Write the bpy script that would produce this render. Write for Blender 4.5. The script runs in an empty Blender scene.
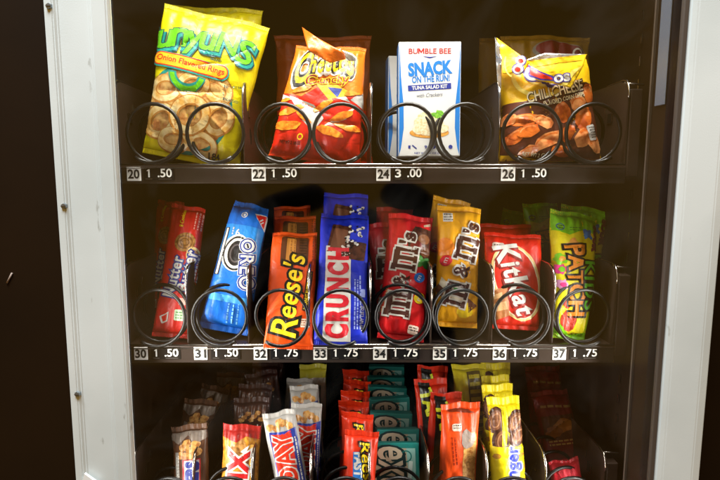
import bpy, bmesh, math, random
import numpy as np
from mathutils import Vector, Matrix, geometry
R = math.radians
sc = bpy.context.scene
COL = sc.collection
Z0 = 1.35                      # camera height above the floor
F, CX, CY, TH = 560.0, 350.0, 240.0, R(7.5)
def P(px, py, Y):              # a pixel of the 720x480 photograph and a distance -> a world point
    v = py - CY
    c = math.cos(TH) - v / F * math.sin(TH)
    return Vector((Y * (px - CX) / (F * c), Y, Z0 - Y * math.tan(TH + math.atan(v / F))))
def SCL(py, Y):
    return F * (math.cos(TH) - (py - CY) / F * math.sin(TH)) / Y

# ------------------------------------------------------------------ materials
def lin(h):
    h = h.lstrip('#'); o = []
    for i in (0, 2, 4):
        c = int(h[i:i+2], 16) / 255
        o.append(c / 12.92 if c <= .04045 else ((c + .055) / 1.055) ** 2.4)
    return (*o, 1)
MATS = {}
def mat(name, hexc, rough=.35, metal=0, bump=0, bscale=200, dist=0, rvar=0, var=None, vscale=60, coat=0, spec=.5, vpos=(.42, .62)):
    if name in MATS: return MATS[name]
    m = bpy.data.materials.new(name); m.use_nodes = True
    nt = m.node_tree; b = nt.nodes['Principled BSDF']
    b.inputs['Base Color'].default_value = lin(hexc)
    b.inputs['Roughness'].default_value = rough
    b.inputs['Metallic'].default_value = metal
    b.inputs['Specular IOR Level'].default_value = spec
    b.inputs['Coat Weight'].default_value = coat; b.inputs['Coat Roughness'].default_value = .12
    if bump or var:
        tc = nt.nodes.new('ShaderNodeTexCoord')
    if var:
        n = nt.nodes.new('ShaderNodeTexNoise'); n.inputs['Scale'].default_value = vscale; n.inputs['Detail'].default_value = 4
        r = nt.nodes.new('ShaderNodeValToRGB')
        r.color_ramp.elements[0].position = vpos[0]; r.color_ramp.elements[1].position = vpos[1]
        r.color_ramp.elements[0].color = lin(hexc); r.color_ramp.elements[1].color = lin(var)
        nt.links.new(tc.outputs['Object'], n.inputs['Vector']); nt.links.new(n.outputs['Fac'], r.inputs['Fac'])
        nt.links.new(r.outputs['Color'], b.inputs['Base Color'])
    if bump:
        n = nt.nodes.new('ShaderNodeTexNoise'); n.inputs['Scale'].default_value = bscale; n.inputs['Detail'].default_value = 3; n.inputs['Distortion'].default_value = dist
        bp = nt.nodes.new('ShaderNodeBump'); bp.inputs['Strength'].default_value = bump; bp.inputs['Distance'].default_value = .002
        nt.links.new(tc.outputs['Object'], n.inputs['Vector']); nt.links.new(n.outputs['Fac'], bp.inputs['Height'])
        nt.links.new(bp.outputs['Normal'], b.inputs['Normal'])
    MATS[name] = m
    return m
def ink(hexc):                 # printed film of one colour
    return mat('print_' + hexc, hexc, rough=.40, bump=.5, bscale=58, dist=1.6, coat=.07, spec=.4)
def food(name, a, b_, s=150):
    return mat('print_' + name, a, rough=.34, var=b_, vscale=s, bump=.5, bscale=58, dist=1.6, coat=.07, spec=.4)
def card(hexc):
    return mat('card_' + hexc, hexc, rough=.45, spec=.35)

M_RING = food('onion ring', 'F6DFA4', 'D9A552', 90)
M_RINGBG = food('ring shade', 'E0B26A', 'B9743A', 120)
M_PUFF = food('corn puff', 'F59A2C', 'E0701A', 200)
M_CHIP = food('corn chip', 'E8762A', 'B34C1C', 90)
M_CHIP2 = food('pale corn chip', 'F0A060', 'C7602C', 90)
M_CHOC = food('chocolate', '5A3220', '3A1E12', 150)
M_NUT = food('peanut', 'D9A55C', 'A8682C', 220)
M_COOKIE = food('cookie', 'B98545', '8A5A28', 260)
M_SALAD = food('salad', 'F4E9C4', 'D8BE84', 220)
M_HERB = food('herb', '6FBF3A', '3E8A24', 220)

M_WHITE = mat('white_powder_coat', 'DDE3E2', rough=.42, bump=.05, bscale=900, var='CBD2D1', vscale=4)
def scuff(m, cell, thr, col):
    nt = m.node_tree; b = nt.nodes['Principled BSDF']; old = b.inputs['Base Color'].links[0].from_socket
    tc = nt.nodes.new('ShaderNodeTexCoord'); mp = nt.nodes.new('ShaderNodeMapping'); mp.inputs['Scale'].default_value = (cell, cell, cell*.35)
    n = nt.nodes.new('ShaderNodeTexNoise'); n.inputs['Scale'].default_value = 1; n.inputs['Detail'].default_value = 5
    r = nt.nodes.new('ShaderNodeValToRGB'); r.color_ramp.elements[0].position = thr; r.color_ramp.elements[1].position = thr+.05
    mx_ = nt.nodes.new('ShaderNodeMix'); mx_.data_type = 'RGBA'; mx_.inputs['B'].default_value = lin(col)
    nt.links.new(tc.outputs['Object'], mp.inputs[0]); nt.links.new(mp.outputs[0], n.inputs['Vector']); nt.links.new(n.outputs['Fac'], r.inputs[0])
    nt.links.new(r.outputs[0], mx_.inputs['Factor']); nt.links.new(old, mx_.inputs['A']); nt.links.new(mx_.outputs['Result'], b.inputs['Base Color'])
scuff(M_WHITE, 70, .70, 'A8AAA4')
M_GASKET = mat('gasket', '4A4038', rough=.55)
M_TRAY = mat('brown_tray_steel', '382A21', rough=.42, metal=.15, bump=.05, bscale=300, var='2E221B', vscale=12)
M_LINER = mat('cabinet_liner', '22170E', rough=.6, var='1B120A', vscale=7, spec=.25)
M_LINER2 = mat('cabinet_side', '20140B', rough=.5, var='1A1008', vscale=9, spec=.2)
M_STRIP = mat('price_strip', '2E2520', rough=.8, var='282019', vscale=15, spec=.12)
M_BLACK = mat('black_window', '0C0A09', rough=.75, spec=.15)
M_TAG = mat('tag_white', 'F1EFE8', rough=.5)
M_DIGIT = mat('digit_white', 'F4F2EA', rough=.5)
M_DIGITK = mat('digit_black', '0A0A0A', rough=.5)
M_COIL = mat('coil_wire', '090807', rough=.38, metal=.0, spec=.38)
M_CHROME = mat('bright_edge', 'B8B2AA', rough=.22, metal=1.0)
M_STEEL = mat('brushed_strip', '6E7787', rough=.5, metal=.4, bump=.1, bscale=500)
M_WALL = mat('dark_brown_wall', '211304', rough=.7, var='1B0F03', vscale=4, spec=.1)

# ------------------------------------------------------------------ object helpers
def link(name, me, parent=None, loc=None):
    o = bpy.data.objects.new(name, me); COL.objects.link(o)
    if parent is not None: o.parent = parent
    if loc is not None: o.location = loc
    return o
def tag(o, label=None, cat=None, group=None, kind=None):
    if label: o['label'] = label
    if cat: o['category'] = cat
    if group: o['group'] = group
    if kind: o['kind'] = kind
    return o
class MB:
    def __init__(s): s.bm = bmesh.new(); s.mats = []
    def mi(s, m):
        if m not in s.mats: s.mats.append(m)
        return s.mats.index(m)
    def box(s, x0, x1, y0, y1, z0, z1, m, bev=0):
        r = bmesh.ops.create_cube(s.bm, size=1)
        vs = r['verts']
        for v in vs: v.co = Vector(((x0+x1)/2 + v.co.x*(x1-x0), (y0+y1)/2 + v.co.y*(y1-y0), (z0+z1)/2 + v.co.z*(z1-z0)))
        fs = list({f for v in vs for f in v.link_faces}); k = s.mi(m)
        for f in fs: f.material_index = k
        if bev:
            es = list({e for v in vs for e in v.link_edges})
            bmesh.ops.bevel(s.bm, geom=es, offset=bev, segments=2, affect='EDGES', profile=.5)
    def tube(s, pts, r, m, seg=8, caps=True):
        k = s.mi(m); rings = []; n = len(pts); up = Vector((0, 0, 1)); prev = None
        for i, p in enumerate(pts):
            d = (pts[min(i+1, n-1)] - pts[max(i-1, 0)]).normalized()
            if prev is None:
                a = d.cross(up)
                if a.length < .1: a = d.cross(Vector((1, 0, 0)))
            else: a = prev - d * prev.dot(d)
            a.normalize(); prev = a; b = d.cross(a)
            rr = r[i] if isinstance(r, (list, tuple)) else r
            rings.append([s.bm.verts.new(p + rr*(math.cos(t)*a + math.sin(t)*b)) for t in [2*math.pi*j/seg for j in range(seg)]])
        for i in range(n-1):
            for j in range(seg):
                f = s.bm.faces.new((rings[i][j], rings[i][(j+1) % seg], rings[i+1][(j+1) % seg], rings[i+1][j])); f.smooth = True; f.material_index = k
        if caps:
            for rg in (rings[0], rings[-1]):
                f = s.bm.faces.new(rg); f.material_index = k
    def prism(s, prof, axis, a, b, m):   # profile of 2-D points extruded along an axis
        k = s.mi(m)
        def pt(p, t):
            return Vector((t, p[0], p[1])) if axis == 'x' else (Vector((p[0], t, p[1])) if axis == 'y' else Vector((p[0], p[1], t)))
        A = [s.bm.verts.new(pt(p, a)) for p in prof]; B = [s.bm.verts.new(pt(p, b)) for p in prof]
        n = len(prof)
        for i in range(n):
            s.bm.faces.new((A[i], A[(i+1) % n], B[(i+1) % n], B[i])).material_index = k
        s.bm.faces.new(A).material_index = k; s.bm.faces.new(B).material_index = k
    def build(s, name, parent=None, smooth_ang=None):
        bmesh.ops.recalc_face_normals(s.bm, faces=s.bm.faces)
        me = bpy.data.meshes.new(name); s.bm.to_mesh(me); s.bm.free()
        for m in s.mats: me.materials.append(m)
        return link(name, me, parent)

# ------------------------------------------------------------------ flat artwork (2-D shapes in pack units)
GC = {}
def glyph(ch, off):
    k = (ch, round(off, 4))
    if k in GC: return GC[k]
    if ch == 'M':
        s_ = .12 + off; e = off*.8
        pts = [(-e, -e), (s_, -e), (s_, .40), (.37, .06-e), (.74-s_, .40), (.74-s_, -e), (.74+e, -e), (.74+e, .73+e), (.74-s_*.9, .73+e), (.37, .33+e*.5), (s_*.9, .73+e), (-e, .73+e)]
        GC[k] = (np.array(pts), np.array(geometry.tessellate_polygon([[Vector((x, y, 0)) for x, y in pts]]))); return GC[k]
    cu = bpy.data.curves.new('g', 'FONT'); cu.body = ch; cu.size = 1; cu.offset = off; cu.resolution_u = 3; cu.fill_mode = 'FRONT' if False else cu.fill_mode
    o = bpy.data.objects.new('g', cu); me = bpy.data.meshes.new_from_object(o)
    V = np.array([(v.co.x, v.co.y) for v in me.vertices]).reshape(-1, 2); T = []
    me.calc_loop_triangles()
    T = np.array([tuple(t.vertices) for t in me.loop_triangles]).reshape(-1, 3)
    bpy.data.objects.remove(o); bpy.data.meshes.remove(me); bpy.data.curves.remove(cu)
    GC[k] = (V, T); return GC[k]
AC = {}
def adv(ch):
    if ch not in AC:
        AC[ch] = glyph(ch + '|', 0)[0][:, 0].max() - glyph('|', 0)[0][:, 0].max()
    return AC[ch]
class Art:
    def __init__(s): s.items = []          # (V, T, mat, layer)
    def poly(s, pts, m, L=0):
        pv = [Vector((x, y, 0)) for x, y in pts]
        T = geometry.tessellate_polygon([pv])
        s.items.append((np.array(pts, float), np.array(T), m, L))
    def ell(s, cx, cy, rx, ry, m, L=0, rot=0, n=24, a0=0, a1=360):
        c, q = math.cos(R(rot)), math.sin(R(rot)); pts = []
        for i in range(n):
            a = R(a0 + (a1-a0)*i/(n if a1-a0 == 360 else n-1)); x, y = rx*math.cos(a), ry*math.sin(a)
            pts.append((cx + x*c - y*q, cy + x*q + y*c))
        s.poly(pts, m, L)
    def ring(s, cx, cy, rx, ry, w, m, L=0, rot=0, a0=0, a1=360, n=28):
        c, q = math.cos(R(rot)), math.sin(R(rot)); V = []; T = []
        for i in range(n+1):
            a = R(a0 + (a1-a0)*i/n)
            for k in (0, w):
                x, y = (rx-k)*math.cos(a), (ry-k)*math.sin(a)
                V.append((cx + x*c - y*q, cy + x*q + y*c))
        for i in range(n): T += [(2*i, 2*i+2, 2*i+1), (2*i+1, 2*i+2, 2*i+3)]
        s.items.append((np.array(V), np.array(T), m, L))
    def rect(s, cx, cy, w, h, m, L=0, rot=0, r=0, bow=0):
        c, q = math.cos(R(rot)), math.sin(R(rot)); loc = []
        r = min(r, w/2-.001, h/2-.001)
        if r <= 0: loc = [(-w/2, -h/2), (w/2, -h/2), (w/2, h/2), (-w/2, h/2)]
        else:
            for (ex, ey, b) in ((w/2-r, h/2-r, 0), (-w/2+r, h/2-r, 90), (-w/2+r, -h/2+r, 180), (w/2-r, -h/2+r, 270)):
                for i in range(6):
                    a = R(b + 18*i); loc.append((ex + r*math.cos(a), ey + r*math.sin(a)))
        s.poly([(cx + x*c - y*q, cy + x*q + y*c) for x, y in loc], m, L)
    def blob(s, cx, cy, rx, ry, m, L=0, rot=0, seed=0, n=14, j=.18):
        rnd = random.Random(seed); c, q = math.cos(R(rot)), math.sin(R(rot)); pts = []
        for i in range(n):
            a = 2*math.pi*i/n; k = 1 + rnd.uniform(-j, j); x, y = rx*k*math.cos(a), ry*k*math.sin(a)
            pts.append((cx + x*c - y*q, cy + x*q + y*c))
        s.poly(pts, m, L)
    def text(s, st, cx, cy, w, h, cols, rot=0, shear=0, track=0, jit=None, L=1, warp=None):
        # cols: [(material, offset, dx, dy)], back to front; w runs along the reading direction
        xs = []; x = 0
        for ch in st: xs.append(x); x += adv(ch) + track
        pts = np.concatenate([glyph(ch, 0)[0] + (xs[i], 0) for i, ch in enumerate(st) if ch != ' '])
        lo, hi = pts.min(0), pts.max(0); sx, sy = w/(hi[0]-lo[0]), h/(hi[1]-lo[1]); mid = (lo+hi)/2
        c, q = math.cos(R(rot)), math.sin(R(rot))
        for li, cc in enumerate(cols):
            m, off = cc[0], cc[1]; dx, dy = (cc[2], cc[3]) if len(cc) > 2 else (0, 0)
            for i, ch in enumerate(st):
                if ch == ' ': continue
                V, T = glyph(ch, off)
                if len(T) == 0: continue
                V = V.copy(); gm = glyph(ch, 0)[0]; gc = (gm.min(0)+gm.max(0))/2
                if jit:
                    j = jit[i % len(jit)]; V = (V - gc)*j[1] + gc + (0, j[0])
                V = V + (xs[i], 0); V = (V - mid)*(sx, sy)
                V[:, 0] += shear*V[:, 1]
                if warp: V = warp(V)
                V = V + (dx, dy)
                V = np.stack([cx + V[:, 0]*c - V[:, 1]*q, cy + V[:, 0]*q + V[:, 1]*c], 1)
                s.items.append((V, T, m, L + li + .3*(i % 2)))

def split_tris(V, T, h):
    V = [tuple(v) for v in V]; mid = {}; out = []; st = [tuple(int(i) for i in t) for t in T]; h2 = h*h
    while st:
        a, b, c = st.pop()
        def d(i, j): return (V[i][0]-V[j][0])**2 + (V[i][1]-V[j][1])**2
        e = [(d(a, b), a, b, c), (d(b, c), b, c, a), (d(c, a), c, a, b)]
        L_, i, j, k = max(e)
        if L_ <= h2: out.append((a, b, c)); continue
        key = (min(i, j), max(i, j))
        if key not in mid: mid[key] = len(V); V.append(((V[i][0]+V[j][0])/2, (V[i][1]+V[j][1])/2))
        m = mid[key]; st += [(i, m, k), (m, j, k)]
    return np.array(V), out

class Mesher:
    def __init__(s): s.V = []; s.F = []; s.MI = []; s.mats = []; s.n = 0; s.SM = []
    def add(s, V, Fs, m, smooth=True):
        if m not in s.mats: s.mats.append(m)
        k = s.mats.index(m); s.V.append(np.asarray(V, float)); s.F += [tuple(int(i)+s.n for i in f) for f in Fs]
        s.MI += [k]*len(Fs); s.SM += [smooth]*len(Fs); s.n += len(V)
    def build(s, name, parent=None):
        me = bpy.data.meshes.new(name); me.from_pydata(np.concatenate(s.V).tolist(), [], s.F)
        me.polygons.foreach_set('material_index', s.MI); me.polygons.foreach_set('use_smooth', s.SM)
        for m in s.mats: me.materials.append(m)
        me.update(); return link(name, me, parent)

# ------------------------------------------------------------------ flexible film packs
class Film:
    def __init__(s, W, H, T, ts=.05, p=2.6, q=3.0, seed=0, nc=14, ca=.0022, pleat=.0016, npl=9, wt=1, wb=1, pinch=.05, wave=.0022, bow=0, cw=.0035, sway=0, cap=.5, curl=None, tilt=None):
        s.W, s.H, s.T, s.ts, s.p, s.q = W, H, T, ts, p, q
        s.pleat, s.npl, s.wt, s.wb, s.pinch, s.wave, s.bow, s.sway, s.cap = pleat, npl, wt, wb, pinch, wave, bow, sway, cap
        r = random.Random(seed); s.ph = [r.uniform(0, 6.28) for _ in range(8)]
        nc = int(nc*1.8); ca = ca*1.25
        s.cr = []; s.curl = r.uniform(-.004, .004) if curl is None else curl; s.tilt = r.uniform(-.0028, .0028) if tilt is None else tilt
        for i in range(nc):
            a = r.uniform(0, math.pi); s.cr.append((r.uniform(-.45, .45)*W, r.uniform(.08, .92)*H, math.cos(a), math.sin(a), r.uniform(.08, .3)*H, cw*r.uniform(.6, 1.6), ca*r.uniform(.3, 1)*r.choice((-1, 1, -1))))
    # fine crumples near the ends
    def S(s, u, v, side=1.0):
        W, H = s.W, s.H
        u = np.asarray(u, float); v = np.asarray(v, float); sd = np.full(u.shape, float(side))
        ss = u/(W/2); over = np.abs(ss) > 1
        sd = np.where(over, -sd, sd); ss = np.where(over, np.sign(ss)*(2-np.abs(ss)), ss); ss = np.clip(ss, -1, 1)
        t = v/H; tc = np.clip(t, 0, 1)
        edge = (s.wb + (s.wt-s.wb)*tc) * (1 - s.pinch*np.sin(np.pi*tc)**.6) * (1 + .012*np.sin(9*tc+s.ph[0]) + .008*np.sin(23*tc+s.ph[1]))
        x = ss*W/2*edge + s.sway*np.sin(np.pi*tc)
        prof = np.sqrt(np.clip(1-np.abs(ss)**s.p, 0, 1))
        tt = np.clip((tc-s.ts)/(1-2*s.ts), 0, 1); tp = np.clip(1-np.abs(2*tt-1)**s.q, 0, 1)**s.cap
        th = s.T/2*prof*tp
        dS = np.minimum(tt, 1-tt)*H
        pl = s.pleat*np.exp(-dS/(.16*H))*(np.sin(ss*s.npl+s.ph[2]+2*tc) + .6*np.sin(ss*s.npl*2.3+s.ph[3]))*np.clip(dS/(.05*H), .25, 1)
        c = 0
        for (cx, cy, dx, dy, L, w, a) in s.cr:
            al = (u-cx)*dx + (v-cy)*dy; pe = -(u-cx)*dy + (v-cy)*dx
            c = c + a*np.exp(-np.abs(pe)/w)*np.clip(1-(al/L)**2, 0, 1)
        y = -sd*(th + c*prof*tp) + pl + s.wave*np.sin(ss*2.2+s.ph[4]+3*tc) + s.wave*np.sin(5*tc+s.ph[5]) + s.bow*np.sin(np.pi*tc)
        rib = np.where((tc < s.ts) | (tc > 1-s.ts), .00025*np.sin(u*2*np.pi/.0022), 0)
        y = y + rib - sd*.00025 + s.curl*np.clip((tc-.86)/.14, 0, 1)**1.5 + .5*s.curl*np.clip((.1-tc)/.1, 0, 1)**1.5
        zt = np.clip((tc-.6)/.4, 0, 1)**2; v = v + s.tilt*ss*zt + .0010*np.sin(ss*4.5+s.ph[6])*zt
        return np.stack([x, y, v], -1)
    def art(s, A, ms, U, h=.0026):
        for (V, T, m, L) in A.items:
            V, T = split_tris(V*U, T, h); V[:, 1] = np.clip(V[:, 1], .0006, s.H-.0006)
            p = s.S(V[:, 0], V[:, 1]); e = .0006
            du = s.S(V[:, 0]+e, V[:, 1]) - s.S(V[:, 0]-e, V[:, 1]); dv = s.S(V[:, 0], V[:, 1]+e) - s.S(V[:, 0], V[:, 1]-e)
            n = np.cross(du, dv); n /= np.linalg.norm(n, axis=1)[:, None] + 1e-12
            ms.add(p + n*(.00028 + .00013*L), T, m)
    def grid(s, ms, t0, t1, m, nu, nv, zig=0):
        a = np.sin(np.linspace(-np.pi/2, np.pi/2, nu))*.55 + np.linspace(-1, 1, nu)*.45; us = a*s.W/2
        vs = np.linspace(t0, t1, nv)*s.H
        U_, V_ = np.meshgrid(us, vs)
        if zig:
            k = (np.arange(nu) % 2)*.0012
            if t0 <= 0: V_[0] += k
            if t1 >= 1: V_[-1] -= k
        f = s.S(U_.ravel(), V_.ravel(), 1); b = s.S(U_.ravel(), V_.ravel(), -1)
        F1 = [(j*nu+i, j*nu+i+1, (j+1)*nu+i+1, (j+1)*nu+i) for j in range(nv-1) for i in range(nu-1)]
        o = nu*nv
        F2 = [(o+d, o+c, o+b_, o+a_) for a_, b_, c, d in F1]
        E = []
        for j in range(nv-1):
            E += [(j*nu, (j+1)*nu, o+(j+1)*nu, o+j*nu), ((j+1)*nu-1, o+(j+1)*nu-1, o+(j+2)*nu-1, (j+2)*nu-1)]
        for i in range(nu-1):
            E += [(i, o+i, o+i+1, i+1), ((nv-1)*nu+i, (nv-1)*nu+i+1, o+(nv-1)*nu+i+1, o+(nv-1)*nu+i)]
        ms.add(np.concatenate([f, b]), F1 + F2 + E, m)

def frame_from(B, T, yaw=0):
    z = (T-B).normalized(); y = Vector((0, 1, 0)); y = (y - z*y.dot(z)).normalized()
    y = Matrix.Rotation(R(yaw), 3, z) @ y; x = y.cross(z)
    M = Matrix((x, y, z)).transposed().to_4x4(); M.translation = B; return M
RH = {}
def pack(name, label, cat, group, b, t, wpx, T, base, artfn, seal=None, yaw=0, h=.0026, sealparts=True, back=None, **kw):
    B, Tt = P(*b), P(*t); H = (Tt-B).length; W = wpx / SCL((b[1]+t[1])/2, (b[2]+t[2])/2)
    root = link(name, None); root.empty_display_size = .02
    tag(root, label, cat, group); root.matrix_world = frame_from(B, Tt, yaw); RH[root.name] = H
    fm = Film(W, H, T, **kw); U = H/100; ms = Mesher(); ts = fm.ts
    nu = max(24, int(W/.0022)); nv = max(30, int(H/.0022))
    fm.grid(ms, ts, 1-ts, base, nu, nv)
    A = Art(); artfn(A, 100*W/H/2); fm.art(A, ms, U, h)
    ms.build('wrapper', root)
    for (nm, a, c) in (('bottom_seal', 0, ts), ('top_seal', 1-ts, 1)):
        m2 = Mesher(); fm.grid(m2, a, c, seal or base, int(W/.0008), 7, 1); m2.build(nm, root)
    return root
def dupe(root, label, t, lean, roll=0, yaw=0, group=None):
    H = RH[root.name.split('.')[0]] if root.name not in RH else RH[root.name]
    r = root.copy(); COL.objects.link(r)
    for ch in root.children:
        c = ch.copy(); COL.objects.link(c); c.parent = r
    if label: r['label'] = label
    if group: r['group'] = group
    z = Vector((math.sin(R(roll)), math.sin(R(lean)), math.cos(R(lean)))).normalized(); Tt = P(*t)
    r.matrix_world = frame_from(Tt - z*H, Tt, yaw); RH[r.name] = H
    return r

# ================================================================== the setting
m = MB(); m.box(-2.2, -.2885, .60, .64, 0, 2.4, M_WALL); lw = tag(m.build('wall_left'), kind='structure')
m = MB(); m.box(.3665, 2.2, .60, .64, 0, 2.4, M_WALL); rw = tag(m.build('wall_right'), kind='structure')
m = MB(); m.box(-2.2, 2.2, -2.6, 2.0, -.05, 0, mat('floor_vinyl', '7A5A2C', rough=.6, var='6A4C22', vscale=8)); tag(m.build('floor'), kind='structure')
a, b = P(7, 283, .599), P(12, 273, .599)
m = MB(); m.tube([a, b], .0009, mat('scratch_pale', 'A08C80', rough=.5), 6); m.build('scratch', lw)  # pale rod standing in for a streak of reflected light on the wall

# ================================================================== the vending machine
VM = link('vending_machine', None, loc=(0.04, .9, 0))
tag(VM, 'snack vending machine with white door frame, glass front and dark brown interior trays', 'vending machine')
bpy.context.view_layer.update()
def vpart(mb, name, parent=None):
    o = mb.build(name); par = parent or VM
    o.parent = par
    o.matrix_parent_inverse = Matrix.Translation((-.04, -.9, 0)) if par is VM else Matrix.Identity(4)
    return o
ZB, ZT = .12, 1.93
# cabinet shell
m = MB()
m.box(-.285, -.276, .606, 1.2, ZB, ZT, M_LINER2); m.box(.336, .345, .606, 1.2, ZB, ZT, M_LINER2)
m.box(-.285, .345, 1.2, 1.21, ZB, ZT, M_LINER); m.box(-.285, .345, .606, 1.21, ZT, ZT+.01, M_LINER); m.box(-.285, .345, .606, 1.21, ZB-.01, ZB, M_LINER)
m.box(.002, .010, 1.196, 1.2, ZB, ZT, M_LINER2)
cab = vpart(m, 'cabinet')
# punched slots down both inner sides
for px in (631, 114.5):
    for k in range(-5, 34):
        zz = P(px, 15, .667)[2] - k*.0255
        m = MB(); x = .3345 if px > 300 else -.2745; Y = .667 if px > 300 else .661
        m.box(x-.0006, x+.0006, Y-.0012, Y+.0012, zz-.0055, zz+.0055, M_CHROME)
        if abs(k) % 9 != 7: vpart(m, 'wall_slot', cab)
        else: m.bm.free()
# door frame, two uprights with a rolled outer edge and creases
def upright(prof, name='door_frame'):
    m = MB(); m.prism(prof, 'z', ZB, ZT, M_WHITE)
    bmesh.ops.bevel(m.bm, geom=[e for e in m.bm.edges if abs(e.verts[0].co.z - e.verts[1].co.z) > .5], offset=.0012, segments=2, affect='EDGES')
    return vpart(m, name)
fl = upright([(-.2865, .600), (-.2880, .553), (-.2865, .5475), (-.2775, .5450), (-.2745, .5485), (-.2445, .5490), (-.2425, .5465), (-.2290, .5495), (-.2274, .5530), (-.2282, .5605), (-.2510, .5610), (-.2510, .600)])
fr = upright([(.3650, .600), (.3662, .553), (.3652, .5480), (.3560, .5462), (.3260, .5470), (.3195, .5480), (.3180, .5510), (.3185, .5540), (.3185, .600)])
for z0, z1 in ((ZB-.06, ZB), (ZT, ZT+.06)):
    m = MB(); m.box(-.2865, .3655, .548, .60, z0, z1, M_WHITE, .003); vpart(m, 'door_rail')
m = MB(); m.box(.3163, .3183, .5515, .600, ZB, ZT, M_LINER2); m.box(.3135, .3160, .5990, .6020, ZB, ZT, M_GASKET); dr = vpart(m, 'door_return')
m = MB(); m.box(.3125, .3178, .5475, .5530, ZB, ZT, M_GASKET, .0012); vpart(m, 'gasket')
m = MB(); zz = P(655, 105, .58)[2]; m.box(.3147, .3160, .5735, .5925, zz, zz+.3, M_STEEL, .0005); vpart(m, 'metal_strip')
# screws down the left upright
M_SCREW = mat('worn_screw', '8C9499', rough=.35, metal=.8, bump=.4, bscale=600)
for px, py in ((49, 6), (64, 206), (77.5, 394)):
    p = P(px, py, .5455); m = MB()
    r = bmesh.ops.create_cone(m.bm, segments=6, radius1=.0034, radius2=.0026, depth=.003, cap_ends=True)
    for v in r['verts']: v.co = Matrix.Rotation(R(90), 3, 'X') @ v.co + p
    m.mi(M_SCREW); m.box(p.x-.0024, p.x+.0024, p.y-.0021, p.y-.0016, p.z-.0004, p.z+.0004, M_GASKET)
    vpart(m, 'screw', fl)
p = P(90, 480, .5455); m = MB(); m.prism([(p.x-.010, p.z-.012), (p.x-.004, p.z+.0085), (p.x+.009, p.z-.002), (p.x+.004, p.z-.02)], 'y', .5425, .5455, mat('white_tape', 'F3F4F2', rough=.35)); vpart(m, 'corner_plate', fl)
# glass
g = bpy.data.materials.new('door_glass'); g.use_nodes = True; nt = g.node_tree; nt.nodes.clear()
out = nt.nodes.new('ShaderNodeOutputMaterial'); mx = nt.nodes.new('ShaderNodeMixShader'); tr = nt.nodes.new('ShaderNodeBsdfTransparent'); gl = nt.nodes.new('ShaderNodeBsdfGlossy'); fz = nt.nodes.new('ShaderNodeFresnel')
gl.inputs['Roughness'].default_value = .055; fz.inputs['IOR'].default_value = 1.78; tr.inputs['Color'].default_value = (.97, .98, .97, 1)
nt.links.new(fz.outputs[0], mx.inputs[0]); nt.links.new(tr.outputs[0], mx.inputs[1]); nt.links.new(gl.outputs[0], mx.inputs[2]); 
gt = nt.nodes.new('ShaderNodeTexCoord'); gn = nt.nodes.new('ShaderNodeTexNoise'); gn.inputs['Scale'].default_value = 9; gn.inputs['Detail'].default_value = 6; gn.inputs['Distortion'].default_value = 1.2
gr = nt.nodes.new('ShaderNodeMapRange'); gr.inputs['From Min'].default_value = .5; gr.inputs['From Max'].default_value = .8; gr.inputs['To Max'].default_value = .022
gd = nt.nodes.new('ShaderNodeBsdfDiffuse'); gd.inputs['Color'].default_value = (.7, .68, .62, 1); m2_ = nt.nodes.new('ShaderNodeMixShader')
nt.links.new(gt.outputs['Object'], gn.inputs['Vector']); nt.links.new(gn.outputs['Fac'], gr.inputs['Value']); nt.links.new(gr.outputs[0], m2_.inputs[0])
nt.links.new(mx.outputs[0], m2_.inputs[1]); nt.links.new(gd.outputs[0], m2_.inputs[2]); nt.links.new(m2_.outputs[0], out.inputs[0])
me = bpy.data.meshes.new('glass_pane'); me.from_pydata([(-.2350, .5575, ZB), (.3163, .5575, ZB), (.3163, .5575, ZT), (-.2350, .5575, ZT)], [], [(0, 1, 2, 3)]); me.materials.append(g)
go = link('glass_pane', me); go.parent = VM; go.matrix_parent_inverse = Matrix.Translation((-.04, -.9, 0))

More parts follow.
